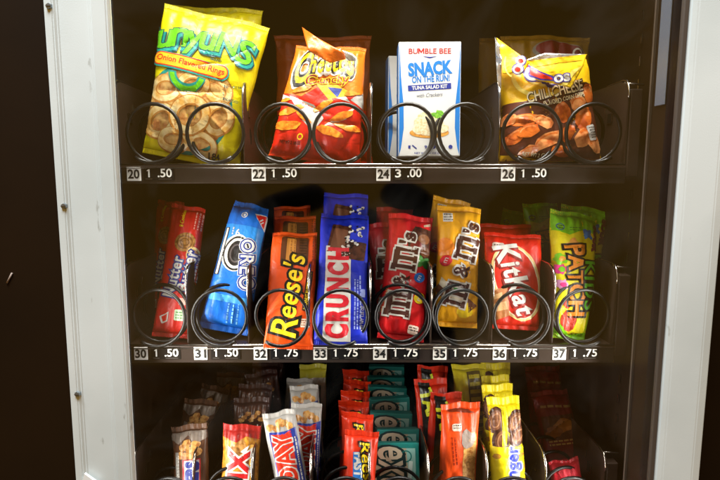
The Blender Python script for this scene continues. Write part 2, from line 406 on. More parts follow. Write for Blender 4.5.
# ---- trays
XL, XR, YF, YB_ = -.2605, .3075, .633, 1.14
def tray(zt, n, codes, prices, coils, pitch, tags_py):
    z = Z0 + zt
    m = MB()
    m.box(XL, XR, YF+.002, YB_, z-.002, z, M_TRAY)
    m.box(XL-.0005, XR+.0005, YF-.003, YF, z-.0195, z-.001, M_STRIP, .0006)
    m.box(XL-.0005, XR+.0005, YF-.0028, YF+.0018, z-.0008, z+.0006, M_TRAY)
    m.tube([Vector((XL, YF-.0018, z+.0017)), Vector((XR, YF-.0018, z+.0017))], .0010, M_CHROME, 6)
    m.tube([Vector((XL, YF-.0042, z-.0022)), Vector((XR, YF-.0042, z-.0022))], .0006, M_CHROME, 6)
    m.box(XL, XR, YB_, YB_+.003, z-.02, z+.05, M_TRAY)
    t = vpart(m, 'shelf_tray')
    pit = Matrix.Identity(4)
    def sub(mb, name):
        o = mb.build(name); o.parent = t; return o
    step = (XR-XL)/n
    # side panels
    for sx, x in ((1, XR), (-1, XL)):
        m = MB()
        prof = [(YF, z), (YF, z+.076), (YF+.006, z+.090), (YF+.02, z+.094), (1.1, z+.086), (1.1, z)]
        m.prism(prof, 'x', x-.0008, x+.0008, M_TRAY)
        xi = x - sx*.0012
        m.box(xi-.0004, xi+.0004, YF+.034, YF+.046, z+.050, z+.061, M_BLACK)
        for (ya, yb, za, zb) in ((.034, .035, .049, .062), (.034, .047, .0495, .0502)):
            m.box(xi-.0007, xi+.0007, YF+ya, YF+yb, z+za, z+zb, M_CHROME)
        m.box(xi-.0007, xi+.0007, YF+.052, YF+.0533, z+.062, z+.072, M_CHROME)
        hk = [Vector((x, YF+.055, z+.0945)), Vector((x, YF+.014, z+.0955)), Vector((x, YF+.006, z+.0935)), Vector((x, YF+.0015, z+.088)), Vector((x, YF-.001, z+.080)), Vector((x-sx*.0015, YF-.003, z+.0745))]
        m.tube(hk, [.0004, .0008, .0014, .0014, .0012, .0009], M_CHROME, 8)
        if sx > 0:
            m.box(x+.0020, x+.0150, YF-.001, YF+.012, z-.012, z+.084, M_TRAY, .001)
            m.tube([Vector((x, YF+.012, z+.092)), Vector((x+.022, YF+.012, z+.090))], .0011, M_CHROME, 8)
        sub(m, 'side_panel')
    for k in range(1, n):
        x = XL + step*k; m = MB()
        prof = [(YF+.001, z), (YF+.001, z+.072), (YF+.004, z+.082), (YF+.012, z+.090), (YF+.022, z+.092), (1.1, z+.084), (1.1, z)]
        m.prism(prof, 'x', x-.0006, x+.0006, M_TRAY)
        m.tube([Vector((x, p_[0]+(0 if i else -.001), p_[1])) for i, p_ in enumerate([(YF, z+.04), (YF, z+.073), (YF+.0035, z+.083), (YF+.012, z+.091), (YF+.022, z+.0932), (YF+.20, z+.090)])], [.0006, .0012, .0017, .0017, .0014, .0009], M_CHROME, 8)
        m.box(x+(.0009 if x < 0 else -.0017), x+(.0017 if x < 0 else -.0009), YF+.030, YF+.0312, z+.055, z+.068, M_CHROME)
        m.box(x+(.0009 if x < 0 else -.0017), x+(.0017 if x < 0 else -.0009), YF+.030, YF+.037, z+.055, z+.0562, M_CHROME)
        sub(m, 'divider')
    for i, px in enumerate(coils):
        py = {0: 131, 1: 313, 2: 498}[tags_py[0]]
        c = P(px, py, YF+.012); Rr = .0308; hand = 1 if i % 2 == 0 else -1; pts = []
        N = int((YB_-YF-.03)/pitch)*28
        for j in range(N):
            ph = -.62 + 2*math.pi*j/28; tn = j/28
            adv_ = .016*tn if tn < 1 else .016 + pitch*(tn-1) + (.016-pitch)*(1-math.exp(-(tn-1)*3))/3
            wob = .0011*math.sin(tn*2.1+i*1.7); rr_ = Rr*(1+.018*math.sin(ph*.5+i))
            pts.append(Vector((c.x + wob + hand*rr_*math.sin(ph), YF-.014 + adv_, z+.0355 - Rr*math.cos(ph)*1.04)))
        m = MB(); m.tube(pts, .0021, M_COIL, 10); sub(m, 'coil')
    # number tags and price wheels
    y = YF-.0034
    for i, code in enumerate(codes):
        if tags_py[1] is None: break
        px = tags_py[2] + i*tags_py[3]; c = P(px, tags_py[1], y)
        m = MB(); m.box(c.x-.0078, c.x+.0078, y-.0006, y+.0006, c.z-.0076, c.z+.0076, M_TAG, .0003)
        o = sub(m, 'number_tag')
        A = Art(); A.text(code, c.x, c.z, .0122, .0098, [(M_DIGITK, .03)]); addflat(A, o, y-.0009)
        m = MB(); cx = P(px+24.5, tags_py[1], y).x
        m.box(cx-.0165, cx+.0175, y-.0003, y+.0005, c.z-.0070, c.z+.0070, M_BLACK)
        o = sub(m, 'price_wheels')
        A = Art(); a, b = prices[i].split('.')
        if a == '1':
            x1 = cx-.0105; A.poly([(x1-.0008, c.z-.0036), (x1+.0009, c.z-.0036), (x1+.0009, c.z+.0052), (x1-.0003, c.z+.0052), (x1-.0022, c.z+.0040), (x1-.0022, c.z+.0030), (x1-.0008, c.z+.0037)], M_DIGIT)
        else: A.text(a, cx-.0110, c.z+.0008, .0060, .0088, [(M_DIGIT, .018)])
        A.text('.'+b, cx+.0072, c.z+.0012, .0155, .0092, [(M_DIGIT, .018)])
        addflat(A, o, y-.0006)
        m = MB(); m.box(cx-.0145, cx-.0070, y-.0006, y-.0002, c.z-.0058, c.z-.0053, M_GASKET); m.box(cx, cx+.0145, y-.0006, y-.0002, c.z-.0058, c.z-.0053, M_GASKET)
        k = m.build('tmp'); me2 = k.data; bm = bmesh.new(); bm.from_mesh(o.data); n0 = len(o.data.materials); o.data.materials.append(M_GASKET)
        b2 = bmesh.new(); b2.from_mesh(me2)
        vm = {v: bm.verts.new(v.co) for v in b2.verts}
        for f in b2.faces: bm.faces.new([vm[v] for v in f.verts]).material_index = n0
        bm.to_mesh(o.data); bm.free(); b2.free(); bpy.data.objects.remove(k)
    return t
def addflat(A, o, y):
    bm = bmesh.new(); bm.from_mesh(o.data)
    for (V, T, mm, L) in A.items:
        if mm.name not in [x.name for x in o.data.materials]: o.data.materials.append(mm)
        k = [x.name for x in o.data.materials].index(mm.name)
        vs = [bm.verts.new((a_, y-.0001*L, b_)) for a_, b_ in V]
        for t in T:
            try: bm.faces.new([vs[int(i)] for i in t]).material_index = k
            except ValueError: pass
    bm.to_mesh(o.data); bm.free()
tray(.0005, 4, ['20', '22', '24', '26'], ['1.50', '1.50', '3.00', '1.50'], [158, 219, 285, 342, 405, 463, 528, 587], .062, (0, 174, 134, 124.7))
tray(-.2080, 8, [str(i) for i in range(30, 38)], ['1.50', '1.50'] + ['1.75']*6, [163, 223, 284, 341, 401, 459, 518, 577], .056, (1, 353.5, 141, 59.75))
tray(-.4380, 8, [str(i) for i in range(40, 48)], ['1.50']*8, [174, 232, 288, 345, 398, 455, 510, 565], .040, (2, None, 0, 0))
# tray children keep world coordinates: the tray object itself sits at the world origin

# ================================================================== products
K = dict
def white_box(x, y, w, h, L=2): pass
def tx(A, s, cx, cy, w, h, col, rot=0, off=.02, L=1, **k):
    A.text(s, cx, cy, w, h, [(col, off)], rot=rot, L=L, **k)
def small_lines(A, cx, cy, w, n, dy, col, rot=0, L=1, seed=0, h=1.0):
    r = random.Random(seed); c, q = math.cos(R(rot)), math.sin(R(rot))
    for i in range(n):
        x = -w/2
        while x < w/2:
            k = r.uniform(.8, 3.2)*h; yy = -i*dy
            xx = x + k/2
            A.rect(cx + xx*c - yy*q, cy + xx*q + yy*c, k, h, col, L, rot); x += k + .7*h

# ---- 1 yellow bag of onion rings
GRN, TEAL, DKT, YEL, RED, ORG = ink('66C41C'), ink('0E8F86'), ink('0B4A50'), ink('F4E51C'), ink('D8281C'), ink('F7B320')
def art_rings(A, w):
    rnd = random.Random(3)
    A.ell(-6, 33, 31, 29, TEAL, 0, n=40); A.ell(-6, 33, 28.6, 26.6, M_RINGBG, 1, n=40)
    k = 2
    M_RD = food('ring edge', 'C98A3E', 'B0702C', 90)
    for (x, y, r, e, ro) in ((-24, 43, 12, .8, 10), (12, 48, 12, .75, -30), (-5, 48, 12, .8, 15), (-24, 22, 13, .85, 40), (16, 30, 12, .9, 60), (-13, 12, 12, .7, 5), (7, 12, 11, .75, -10), (-4, 29, 15, .88, 20)):
        A.ring(x, y, r, r*e, r*.46, M_RD, k, rot=ro, n=28); A.ring(x-.2, y+.3, r*.93, r*e*.92, r*.33, M_RING, k+.5, rot=ro, n=28); k += 1
    A.ring(-10, 55, 13, 12, 5.4, TEAL, 11, a0=180, a1=352, n=20); A.ring(-10, 54.6, 12, 11, 3.2, GRN, 12, a0=184, a1=350, n=20)
    wp = lambda V: V + np.stack([V[:, 0]*0, -.0028*(V[:, 0]-8)**2], 1)
    A.text('FunyuNS', -7, 76.5, 70, 17, [(DKT, .07, 1.3, -2.3), (TEAL, .05, 1.0, -1.9), (DKT, .045), (GRN, .02)], L=9, track=.02, jit=[(.05, 1.0), (.08, 1.3), (.12, 1.35), (.08, 1.2), (.10, 1.35), (.04, 1.05), (-.06, 1.2)], warp=wp, shear=.1)
    A.rect(-9, 60.5, 53, 10.2, TEAL, 11, rot=-4, r=5); A.rect(-9, 60.9, 51, 8.8, RED, 12, rot=-4, r=4.3); A.rect(-9, 60.9, 49.6, 7.4, ORG, 13, rot=-4, r=3.6)
    tx(A, 'Onion Flavored Rings', -9, 60.9, 46, 4.7, RED, rot=-4, off=.015, L=14)
    tx(A, 'BRAND', 7, 67, 7, 1.4, DKT, L=11)
    tx(A, 'NET WT 1 1/4 OZ', 23, 52, 14, 1.7, DKT, rot=10, L=11); tx(A, 'ENLARGED', 22, 43, 10, 1.7, DKT, rot=0, L=11)
    tx(A, '184', 16, 6.5, 8, 4, mat('print_black', '222222'), L=11)
    for i in range(5): A.rect(-18+i*8, 96, 5, 3, ink('D9CF3E'), 1, rot=35)
fun = pack('snack_bag', 'bright yellow bag of onion flavored rings in front, leaning right in the top row', 'snack bag', 'yellow onion ring bags',
    (191, 162, .650), (217, 14, .672), 103, .038, ink('E6D60C'), art_rings, ts=.035, seed=4, nc=12, ca=.0026, pleat=.0022, npl=11, wt=1.06, wb=.92, pinch=.06, yaw=4, q=2.6, cap=.6)
dupe(fun, 'dim yellow bag whose top edge shows behind the bright onion ring bag', (214, 6, .722), 4, 4, -6)

# ---- 2 orange and red bag of crunchy cheese puffs
BLK, WHT = ink('17130F'), ink('DEDCD4')
ORA = ink('F07A16'); REDB = ink('D9220F'); YLW = ink('F2CC10'); GRY = ink('C9C6C0')
def art_puffs(A, w):
    A.poly([(-w-6, 0), (w+6, 0), (w+6, 52), (w*.55, 60), (w*.2, 52), (-w*.1, 60), (-w*.5, 50), (-w-6, 54)], REDB, 0)
    A.poly([(-2, 66), (8, 52), (26, 50), (14, 60)], WHT, 1); A.poly([(-30, 50), (-14, 30), (-4, 22), (4, 34), (-6, 44)], GRY, 1); A.poly([(2, 26), (24, 36), (32, 48), (18, 38)], WHT, 1)
    A.poly([(-w-3, 44), (-w-3, 54), (-w+12, 47)], GRY, 1); A.poly([(w-12, 52), (w+2, 64), (w+3, 46)], GRY, 1)
    A.poly([(-8, 62), (10, 64), (30, 56), (6, 50)], ink('F4C430'), 2); A.poly([(4, 60), (18, 60), (14, 52)], ink('3B4FA8'), 3)
    for i, (x, y, l, r_) in enumerate(((-26, 38, 12, 20), (-28, 25, 14, 5), (-14, 33, 8, -30), (20, 38, 11, 25), (26, 30, 12, -5), (10, 24, 12, -14), (-20, 56, 9, 15), (28, 58, 9, 20), (2, 44, 10, 35), (-34, 46, 6, 10))):
        A.blob(x, y, l, l*.27, M_PUFF, 4+.5*i, rot=r_, seed=i, j=.14)
    A.ring(-14, 17, 2.6, 2.6, 1, YLW, 4)
    tx(A, 'NET WT 2 1/8 OZ', -22, 12, 18, 2.4, BLK, L=4)
    wp = lambda V: V + np.stack([V[:, 0]*0, -.006*(V[:, 0])**2 + 1.5], 1)
    A.text('Cheetos', -1, 81, 54, 17, [(WHT, .15, -.6, -.2), (BLK, .10, -.3, -.4), (YLW, .02)], rot=7, L=4, track=.07, shear=.15, jit=[(-.06, 1.55), (0, 1), (0, 1.05), (.04, 1.1), (.02, 1.1), (.04, 1.15), (.06, 1.4)], warp=wp)
    A.text('Crunchy', 3, 65.5, 40, 9, [(YLW, .07), (ink('8E1410'), .01)], rot=7, L=8, shear=.15, jit=[(0, 1.3), (0, 1), (0, 1), (0, 1), (0, 1), (0, 1), (0, 1.1)])
che = pack('snack_bag', 'orange and red bag of crunchy cheese puffs with a folded top corner', 'snack bag', 'orange cheese puff bags',
    (315, 162, .652), (331, 46, .678), 90, .040, ORA, art_puffs, ts=.03, seed=9, nc=13, ca=.0034, pleat=.0030, npl=10, wt=.80, wb=1.04, pinch=.04, yaw=-3, tilt=.003, q=2.4, cap=.6, cw=.003)
M_FOIL = mat('foil_inside', 'D8D6D2', rough=.22, metal=.7, bump=.3, bscale=120)
def flap(name, parent, pts, Yc, m, th=.0006, bulge=.004, seed=1, extra=None):
    """a folded sheet of film: outline given at its own distances, triangulated and gently curled"""
    inv = parent.matrix_world.inverted(); A = Art(); pv = [(q_[0], q_[1]) for q_ in pts]
    A.poly(pv, m); (V, T, mm, L) = A.items[0]; V, T = split_tris(V, T, 3.0)
    dep = [q_[2] for q_ in pts]; out = []; cen = np.mean([p_[:2] for p_ in pts], 0)
    def dep_at(x, y):
        ws = [1/((x-q_[0])**2+(y-q_[1])**2+4) for q_ in pts]; d = sum(w*dd for w, dd in zip(ws, dep))/sum(ws)
        return d - (bulge*math.exp(-((x-cen[0])**2/300+(y-cen[1])**2/60)) + .0005*math.sin(x*.22+y*.17+seed) + .0003*math.sin(x*.6-y*.5))
    for (x, y) in V: out.append(inv @ P(x, y, dep_at(x, y)))
    n = len(out); back = [v + inv.to_3x3() @ Vector((0, th, 0)) for v in out]
    ec = {}
    for t in T:
        for i in range(3):
            e = (t[i], t[(i+1) % 3]); k = (min(e), max(e)); ec.setdefault(k, []).append(e)
    F1 = [t for t in T] + [tuple(n+i for i in t[::-1]) for t in T] + [(e[0][0], n+e[0][0], n+e[0][1], e[0][1]) for e in ec.values() if len(e) == 1]
    ms = Mesher(); ms.add(np.array([tuple(v) for v in out+back]), F1, m)
    for (V2, T2, m2, L2) in (extra.items if extra else []):
        V2, T2 = split_tris(V2*(1, -1), T2, 1.6)
        ms.add(np.array([tuple(inv @ P(x, y, dep_at(x, y) - .0004 - .00013*L2)) for x, y in V2]), T2, m2)
    return ms, parent
bpy.context.view_layer.update()
ms, pr = flap('x', che, [(302, 27, .668), (318, 38, .648), (343, 52, .636), (346, 59, .640), (330, 63, .638), (308, 50, .640)], 0, ink('D9660F'))
ms.build('folded_corner', pr)
ms, pr = flap('x', che, [(342, 50, .640), (352, 54, .640), (356, 61, .642), (349, 61, .641), (344, 56, .640)], 0, M_FOIL, bulge=.001)
ms.build('foil_edge', pr)
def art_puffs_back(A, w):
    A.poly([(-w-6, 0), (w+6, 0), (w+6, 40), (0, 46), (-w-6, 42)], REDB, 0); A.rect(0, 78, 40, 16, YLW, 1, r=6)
pack('snack_bag', 'orange bag coloured darker for the shade behind the crunchy cheese puff bag', 'snack bag', 'orange cheese puff bags',
    (325, 165, .775), (323, 36, .80), 98, .026, ink('A84A0C'), art_puffs_back, ts=.03, seed=10, nc=20, ca=.003, pleat=.003, npl=9, wt=1.0, pinch=.05, yaw=4, q=2.4, tilt=0)  # base ink darker than the front bag, shade put into the colour

# ---- 3 snack kit box
def box_pack(name, label, cat, group, b, t, wpx, D, base, artfn, yaw=0, h=.004, bev=.0012, side=None):
    B, Tt = P(*b), P(*t); H = (Tt-B).length; W = wpx / SCL((b[1]+t[1])/2, (b[2]+t[2])/2)
    root = link(name, None); root.empty_display_size = .02; tag(root, label, cat, group); root.matrix_world = frame_from(B, Tt, yaw); RH[root.name] = H
    m = MB(); m.box(-W/2, W/2, 0, D, 0, H, base, bev)
    if side:
        m.box(-W/2-.0002, -W/2+.0001, .0015, D-.0015, .0015, H-.0015, side); m.box(W/2-.0001, W/2+.0002, .0015, D-.0015, .0015, H-.0015, side)
    o = m.build('carton', root)
    A = Art(); artfn(A, 50*W/H); ms = Mesher(); U = H/100
    for (V, T, mm, L) in A.items:
        V = V*U; V[:, 0] = np.clip(V[:, 0], -W/2+.0008, W/2-.0008); V[:, 1] = np.clip(V[:, 1], .0008, H-.0008)
        ms.add(np.stack([V[:, 0], np.full(len(V), -.00012) - .00008*L, V[:, 1]], 1), T, mm, False)
    f = ms.build('printed_face', root)
    return root
CB, CR, CN, CW = card('1478C8'), card('B82026'), card('203590'), card('DADBD8')
CORG = mat('card_cracker', 'E8A84A', rough=.5, var='C98634', vscale=300); CSAL = mat('card_salad', 'F2E6C4', rough=.5, var='D9C48E', vscale=380); CHERB = mat('card_herb', '8AC63A', rough=.5, var='4E9A2A', vscale=400)
def art_kit(A, w):
    for s in (-1, 1):
        A.poly([(s*w, 100), (s*(w-.8), 96), (s*(w-2.2), 70), (s*(w-4.6), 45), (s*(w-4.8), 25), (s*(w-2.5), 8), (s*(w-.6), 1), (s*w, 1)], CB, 0)
    tx(A, 'BUMBLE BEE', 0, 92, 37, 4.8, CR, off=.014); A.poly([(-7, 87.6), (0, 86.9), (7, 87.6), (0, 85.6)], CN, 1)
    tx(A, 'SNACK', 0, 77, 37, 10.5, CB, rot=4, off=.05); tx(A, 'ON THE RUN!', 1, 68, 33, 5.4, CB, rot=3, off=.03)
    A.rect(0, 60.8, 38, 5, CN, 1, rot=3); tx(A, 'TUNA SALAD KIT', 0, 60.8, 31, 3, CW, rot=3, off=.03, L=2)
    tx(A, 'with Crackers', 0, 54, 23, 3.4, card('5A6274'), rot=3, off=0, shear=.3)
    A.ell(0, 21, 17.5, 4.6, CORG, 1); A.blob(0, 29, 14, 10, CSAL, 2, seed=4, n=22, j=.12); A.blob(-7, 24, 8, 5, CSAL, 2.5, seed=8, n=16); A.blob(8, 25, 8, 5, CSAL, 2.7, seed=2, n=16)
    A.blob(7.5, 36.5, 5, 3.4, CHERB, 3, seed=5, n=18, j=.35)
    tx(A, '1', -17.5, 8.5, 1.4, 2.6, CN); A.rect(-13, 8.5, 5, 1, CN, 1, rot=-40); tx(A, '9', -3, 8.5, 2, 2.8, CN); A.ell(4, 8.5, 1.8, 1.8, CN, 1); A.ell(19, 8.5, 1.8, 1.8, CN, 1)
    tx(A, 'NET WT 3.5 OZ (99g)', 0, 2.9, 26, 2, CN)
kit = box_pack('snack_kit_box', 'white and blue tuna salad kit box standing upright in front', 'box', 'white and blue snack kit boxes', (429, 156.5, .648), (430, 41.5, .654), 62, .028, CW, art_kit, yaw=-1, side=CB)
dupe(kit, 'second white and blue snack kit box, mostly hidden behind the front one', (416, 56, .735), 2, 0, 4)

# ---- 4 chili cheese corn chips
CREAM, PUR = ink('F2E6C0'), ink('3A2E8C'); BRN = ink('5A2A1C'); YCH = ink('F2BE12'); SWL = ink('F6DE6A')
def art_chips(A, w):
    A.poly([(-w-8, -1), (w+8, -1), (w+8, 62), (w*.5, 60), (0, 52), (-w*.5, 48), (-w-8, 47)], BRN, 0)
    A.poly([(-w-4, 3), (-w-4, 9), (0, 1), (-w*.4, 2)], YCH, 1)
    rnd = random.Random(5)
    for i, (x, y, a, b_, r_) in enumerate(((-24, 33, 12, 5, 5), (-8, 31, 9, 5, -25), (-30, 20, 8, 5, 40), (-5, 16, 13, 5.5, 25), (9, 38, 7, 9, 20), (22, 44, 7, 6, 10), (26, 33, 6, 11, -20), (24, 17, 7, 9, -35), (12, 22, 8, 5, 60), (-18, 9, 9, 4, 15), (32, 52, 5, 8, 0), (34, 12, 6, 7, 30), (6, 8, 9, 4, -12), (-35, 34, 6, 5, 10), (-20, 24, 9, 5, 15))):
        A.blob(x, y, a, b_, (M_CHIP, M_CHIP2)[i % 2], 2+.4*i, rot=r_, seed=i, n=12, j=.16); A.ring(x, y, a*.8, b_*.8, b_*.22, (M_CHIP2, M_CHIP)[i % 2], 2.3+.4*i, rot=r_, a0=20, a1=170, n=12)
    A.ring(-8, 68, 24, 18, 3, SWL, 1, a0=120, a1=330); A.ring(-4, 70, 17, 12, 2, SWL, 1, a0=100, a1=320)
    A.text('CHILI CHEESE', 3, 54.5, 48, 8.2, [(ink('2E120C'), .06, .3, -.4), (CREAM, .02)], rot=10, L=9)
    tx(A, 'FLAVORED CORN CHIPS', 10, 48, 36, 3.4, CREAM, rot=11, L=9, off=.02)
    A.poly([(-24, 80), (-15, 82), (2, 66), (22, 60), (18, 56), (-4, 58), (-20, 68)], PUR, 2); A.poly([(-22, 79), (-15, 80.5), (1, 65), (16, 60), (-3, 60), (-18, 69)], RED, 2.6)
    for (x, y, rx, ry) in ((-17, 79, 5.5, 4.6), (-14, 70, 6.5, 6)):
        A.ring(x, y, rx+1.2, ry+1.2, 4.6, PUR, 3, rot=20); A.ring(x, y, rx, ry, 2.6, WHT, 4, rot=20)
    A.text('itos', 6, 64, 26, 9, [(PUR, .11), (WHT, .035)], rot=-8, L=5, track=.05)
    tx(A, 'NET WT 2 OZ', -14, 6, 20, 2.6, CREAM, rot=-6, L=9); A.rect(31, 21, 6, 12, GRY, 9, rot=12, r=1); small_lines(A, 31, 25, 4.5, 5, 1.9, BLK, 12, 10, 3, .6)
    A.items = [(np.asarray(V)*1.17, T, mm, L) for V, T, mm, L in A.items]
fri = pack('snack_bag', 'yellow and brown bag of chili cheese corn chips with its top folded forward', 'snack bag', 'chili cheese corn chip bags',
    (551, 162, .650), (542, 60, .674), 96, .042, YCH, art_chips, ts=.03, seed=15, nc=20, ca=.0036, pleat=.0026, npl=9, wt=.92, wb=1.10, pinch=.03, yaw=3, tilt=.002, q=2.4, cap=.6, cw=.003)
bpy.context.view_layer.update()
EX1 = Art(); EX1.poly([(529, -65), (529, -76), (540, -80), (556, -81), (553, -76), (540, -71)], PUR, 1); EX1.poly([(530, -67), (530, -74.5), (541, -78.5), (553, -79.5), (551, -77), (540, -72.5)], RED, 2)
EX1.text('os', 562, -78, 15, 7, [(PUR, .09), (WHT, .03)], rot=8, L=3)
EX1.poly([(534, -64.5), (560, -60.5), (583, -58.5), (583, -60), (560, -62.5), (534, -67)], ink('E0AE10'), 1); EX1.poly([(560, -86), (572, -70), (582, -66), (574, -74), (567, -85)], ink('F6DE6A'), 1)
EX2 = Art()
for (x, y, r1) in ((521, -60.5, 4.6), (518, -69, 5.2)): EX2.ell(x, y, r1+1, r1+.6, PUR, 1); EX2.ell(x, y, r1, r1-.4, WHT, 2); EX2.ell(x-.5, y-.3, r1*.62, r1*.5, RED, 3)
EX2.ring(513, -63, 9, 14, 1.5, SWL, .5, a0=150, a1=260)
ms, pr = flap('x', fri, [(528, 61, .645), (560, 57, .640), (587, 54, .646), (583, 67, .640), (571, 88, .636), (556, 84, .634), (536, 80, .636)], 0, ink('F2C81C'), bulge=.003, extra=EX1)
ms.build('folded_top', pr)
ms, pr = flap('x', fri, [(526, 60, .6475), (545, 53, .6465), (578, 54, .6475), (586, 54, .6485), (556, 61, .6455)], 0, M_FOIL, bulge=.001); ms.build('foil_edge', pr)
ms, pr = flap('x', fri, [(495, 37, .662), (500, 46, .650), (502, 60, .645), (501, 92, .642), (498, 90, .652), (496, 60, .658)], 0, M_FOIL, bulge=.001); ms.build('foil_edge', pr)
ms, pr = flap('x', fri, [(496.5, 37.5, .660), (512, 49, .652), (530, 62, .645), (524, 72, .640), (503, 74, .640), (500, 50, .650)], 0, ink('F2BE12'), bulge=.001, extra=EX2); ms.build('folded_corner', pr)
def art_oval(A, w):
    A.poly([(-w-8, -1), (w+8, -1), (w+8, 56), (-w-8, 50)], BRN, 0); A.ell(10, 86, 22, 9, ink('8A8478'), 1, rot=-4); A.ell(10, 87, 19.5, 7.5, ink('7E1612'), 2, rot=-4); A.ring(24, 85, 4, 5, 1.4, WHT, 3)  # oval and its rim inked darker, as if shaded
f2 = pack('snack_bag', 'yellow bag with a red oval, inks darkened for shade, behind the chili cheese chips', 'snack bag', 'chili cheese corn chip bags',
    (546, 165, .735), (545, 37, .765), 92, .03, ink('96700A'), art_oval, ts=.03, seed=16, nc=16, ca=.003, pleat=.003, npl=9, pinch=.03, tilt=0)  # yellow darkened in the ink to look shaded by the front bag
dupe(f2, 'shaded tan bag glimpsed left of and behind the chili cheese chips', (516, 38, .92), 3, -1, 3)

# ================================================================== middle row
BLU, DBL, LBL = ink('1C72DC'), ink('10308C'), ink('2F92E8')
# 5 red sandwich cookie pack
def art_nb(A, w):
    A.ell(2, 71, 8, 7.2, M_COOKIE, 1, rot=20); A.ring(2, 71, 6, 5.2, .8, ink('7C5022'), 2); A.ring(2, 71, 3.6, 3, .7, ink('7C5022'), 2); A.ell(9, 62, 5, 6, ink('F0D48C'), 1.2); A.ell(9.5, 61, 4, 5, M_COOKIE, 2)
    for (st, x, y, l) in (('Nutter', -3.5, 45, 30), ('Butter', 6.5, 50, 30)):
        A.text(st, x, y, l, 8.4, [(DBL, .11), (WHT, .025)], rot=83, L=4, track=.05)
    small_lines(A, 12.5, 52, 20, 2, 1.6, WHT, 86, 5, 3)
    A.text('8 Cookies', -2, 89, 13, 2.8, [(YLW, .02)], rot=88, L=4); small_lines(A, 8, 88, 14, 3, 2.2, ink('E8A090'), 88, 4, 7)
    A.poly([(-9, 15), (-3, 19), (-3, 12), (-7, 10)], WHT, 4); A.poly([(-7.6, 15), (-3.8, 17.6), (-3.8, 12.8), (-6.6, 11.4)], REDB, 5)
    A.rect(5, 17, 7.6, 8, ink('CFE6C0'), 4, r=1); small_lines(A, 5, 19, 6, 3, 2, ink('3D8A3A'), 0, 5, 2, .7); A.rect(6.5, 27, 6, 5, ink('F0B8A8'), 4, r=.5)
nb = pack('cookie_pack', 'red sandwich cookie pack with blue edged white lettering, far left of the middle row', 'cookie pack', 'red sandwich cookie packs',
    (171, 338, .652), (189, 206, .700), 36, .026, ink('D31F18'), art_nb, ts=.035, seed=21, nc=10, ca=.0014, p=3.2, q=4, wt=.95, wb=1, pinch=.03, yaw=6)
dupe(nb, 'dark red cookie pack in the shade behind the front red cookie pack', (171, 201, .76), 10, 3, -16)
# 6 blue cookie sleeve
def art_or(A, w):
    A.rect(0, 66, 60, 26, LBL, 0)
    A.ell(-2, 58, 10.5, 14, WHT, 1); A.ell(-1.6, 57.6, 9.6, 12.8, ink('1B1512'), 2); A.ring(-1.6, 57.6, 8.4, 11.4, 2.0, WHT, 3); A.ring(-1.6, 57.6, 5, 7, 1.2, ink('5A5250'), 3)
    A.rect(-12.5, 58, 3.2, 36, ink('1B1512'), 1, r=.4); A.rect(-12.5, 58, 1.6, 35, WHT, 2)
    A.text('OREO', 7.6, 51, 36, 9.5, [(WHT, .12), (DBL, .085), (WHT, .015)], rot=-82, L=5, track=.08)
    A.poly([(6, 90), (16, 92), (15.5, 78)], WHT, 1); A.poly([(7, 89), (15.2, 90.8), (14.6, 80)], REDB, 2); A.rect(12, 86, 3.2, 1, WHT, 3, rot=50); A.rect(12.8, 84, 3, .8, WHT, 3, rot=50)
    A.text('6', -4, 73, 3, 5, [(WHT, .02)], rot=6, L=2); small_lines(A, -8, 74, 6, 1, 2, WHT, 90, 2, 4); A.ring(-2, 87, 2.6, 2.4, .7, WHT, 1); A.rect(-2, 87, 2, 2, WHT, 1)
    A.rect(0, 24, 28, 5, ink('4AA6EE'), 1, r=2); small_lines(A, 1, 14, 14, 3, 3.2, ink('7FC4F4'), 92, 1, 8)
ore = pack('cookie_sleeve', 'bright blue sleeve of chocolate cookies leaning right in the middle row', 'cookie pack', None,
    (223, 332, .655), (252, 203, .708), 42, .040, BLU, art_or, ts=.05, seed=31, nc=8, ca=.0016, p=4, q=6, wt=.84, wb=1.12, pinch=-.04, yaw=2, cap=.55, curl=.006)
# 7 orange peanut butter cup pack
ORR = ink('F0540F')
def art_re(A, w):
    A.rect(1, 82, 23, 25, ink('5A2A12'), 1, r=2); A.rect(-2, 82, 8, 22, ink('D08A38'), 2, r=1); small_lines(A, -2, 86, 14, 2, 3, ink('9A5E22'), 90, 3, 3); A.rect(8, 82, 6, 21, ink('44200E'), 2, r=1)
    for i in range(8): A.rect(8, 74+2.4*i, 6, .6, ink('6E3C1C'), 3)
    A.text("Reese's", -1.5, 46, 66, 17, [(BLK, .10), (ink('FFD91A'), .015)], rot=84, L=4, track=.03, shear=.15, jit=[(-.02, 1.25), (0, 1), (0, 1), (0, 1), (0, 1), (0, 1), (0, 1)])
    A.rect(13.5, 48, 34, 5, ink('3A1A0A'), 1, rot=86); tx(A, '2 PEANUT BUTTER CUPS', 13.5, 48, 32, 2.6, ink('FFD91A'), rot=86, off=.03, L=2)
    A.rect(13, 21, 7.5, 7, ink('F4D8C0'), 1, r=1); small_lines(A, 13, 23, 6, 3, 1.8, ink('9A5030'), 0, 2, 2, .7); small_lines(A, 16.5, 84, 20, 2, 2, ink('B03C10'), 90, 1, 9)
ree = pack('candy_pack', 'orange peanut butter cup pack with yellow script, standing in front', 'candy pack', 'orange peanut butter cup packs',
    (288, 349.5, .628), (295, 232, .688), 46.5, .012, ORR, art_re, ts=.03, seed=41, nc=7, ca=.0010, p=5, q=8, wt=1, wb=1.02, pinch=.01, wave=.0008, pleat=.0008)
dupe(ree, 'second orange peanut butter cup pack, just its top visible', (295, 216, .735), 8, 1, 0)
dupe(ree, 'third orange pack, darkest and farthest back behind the peanut butter cups', (292, 206, .84), 8, -1, 0)
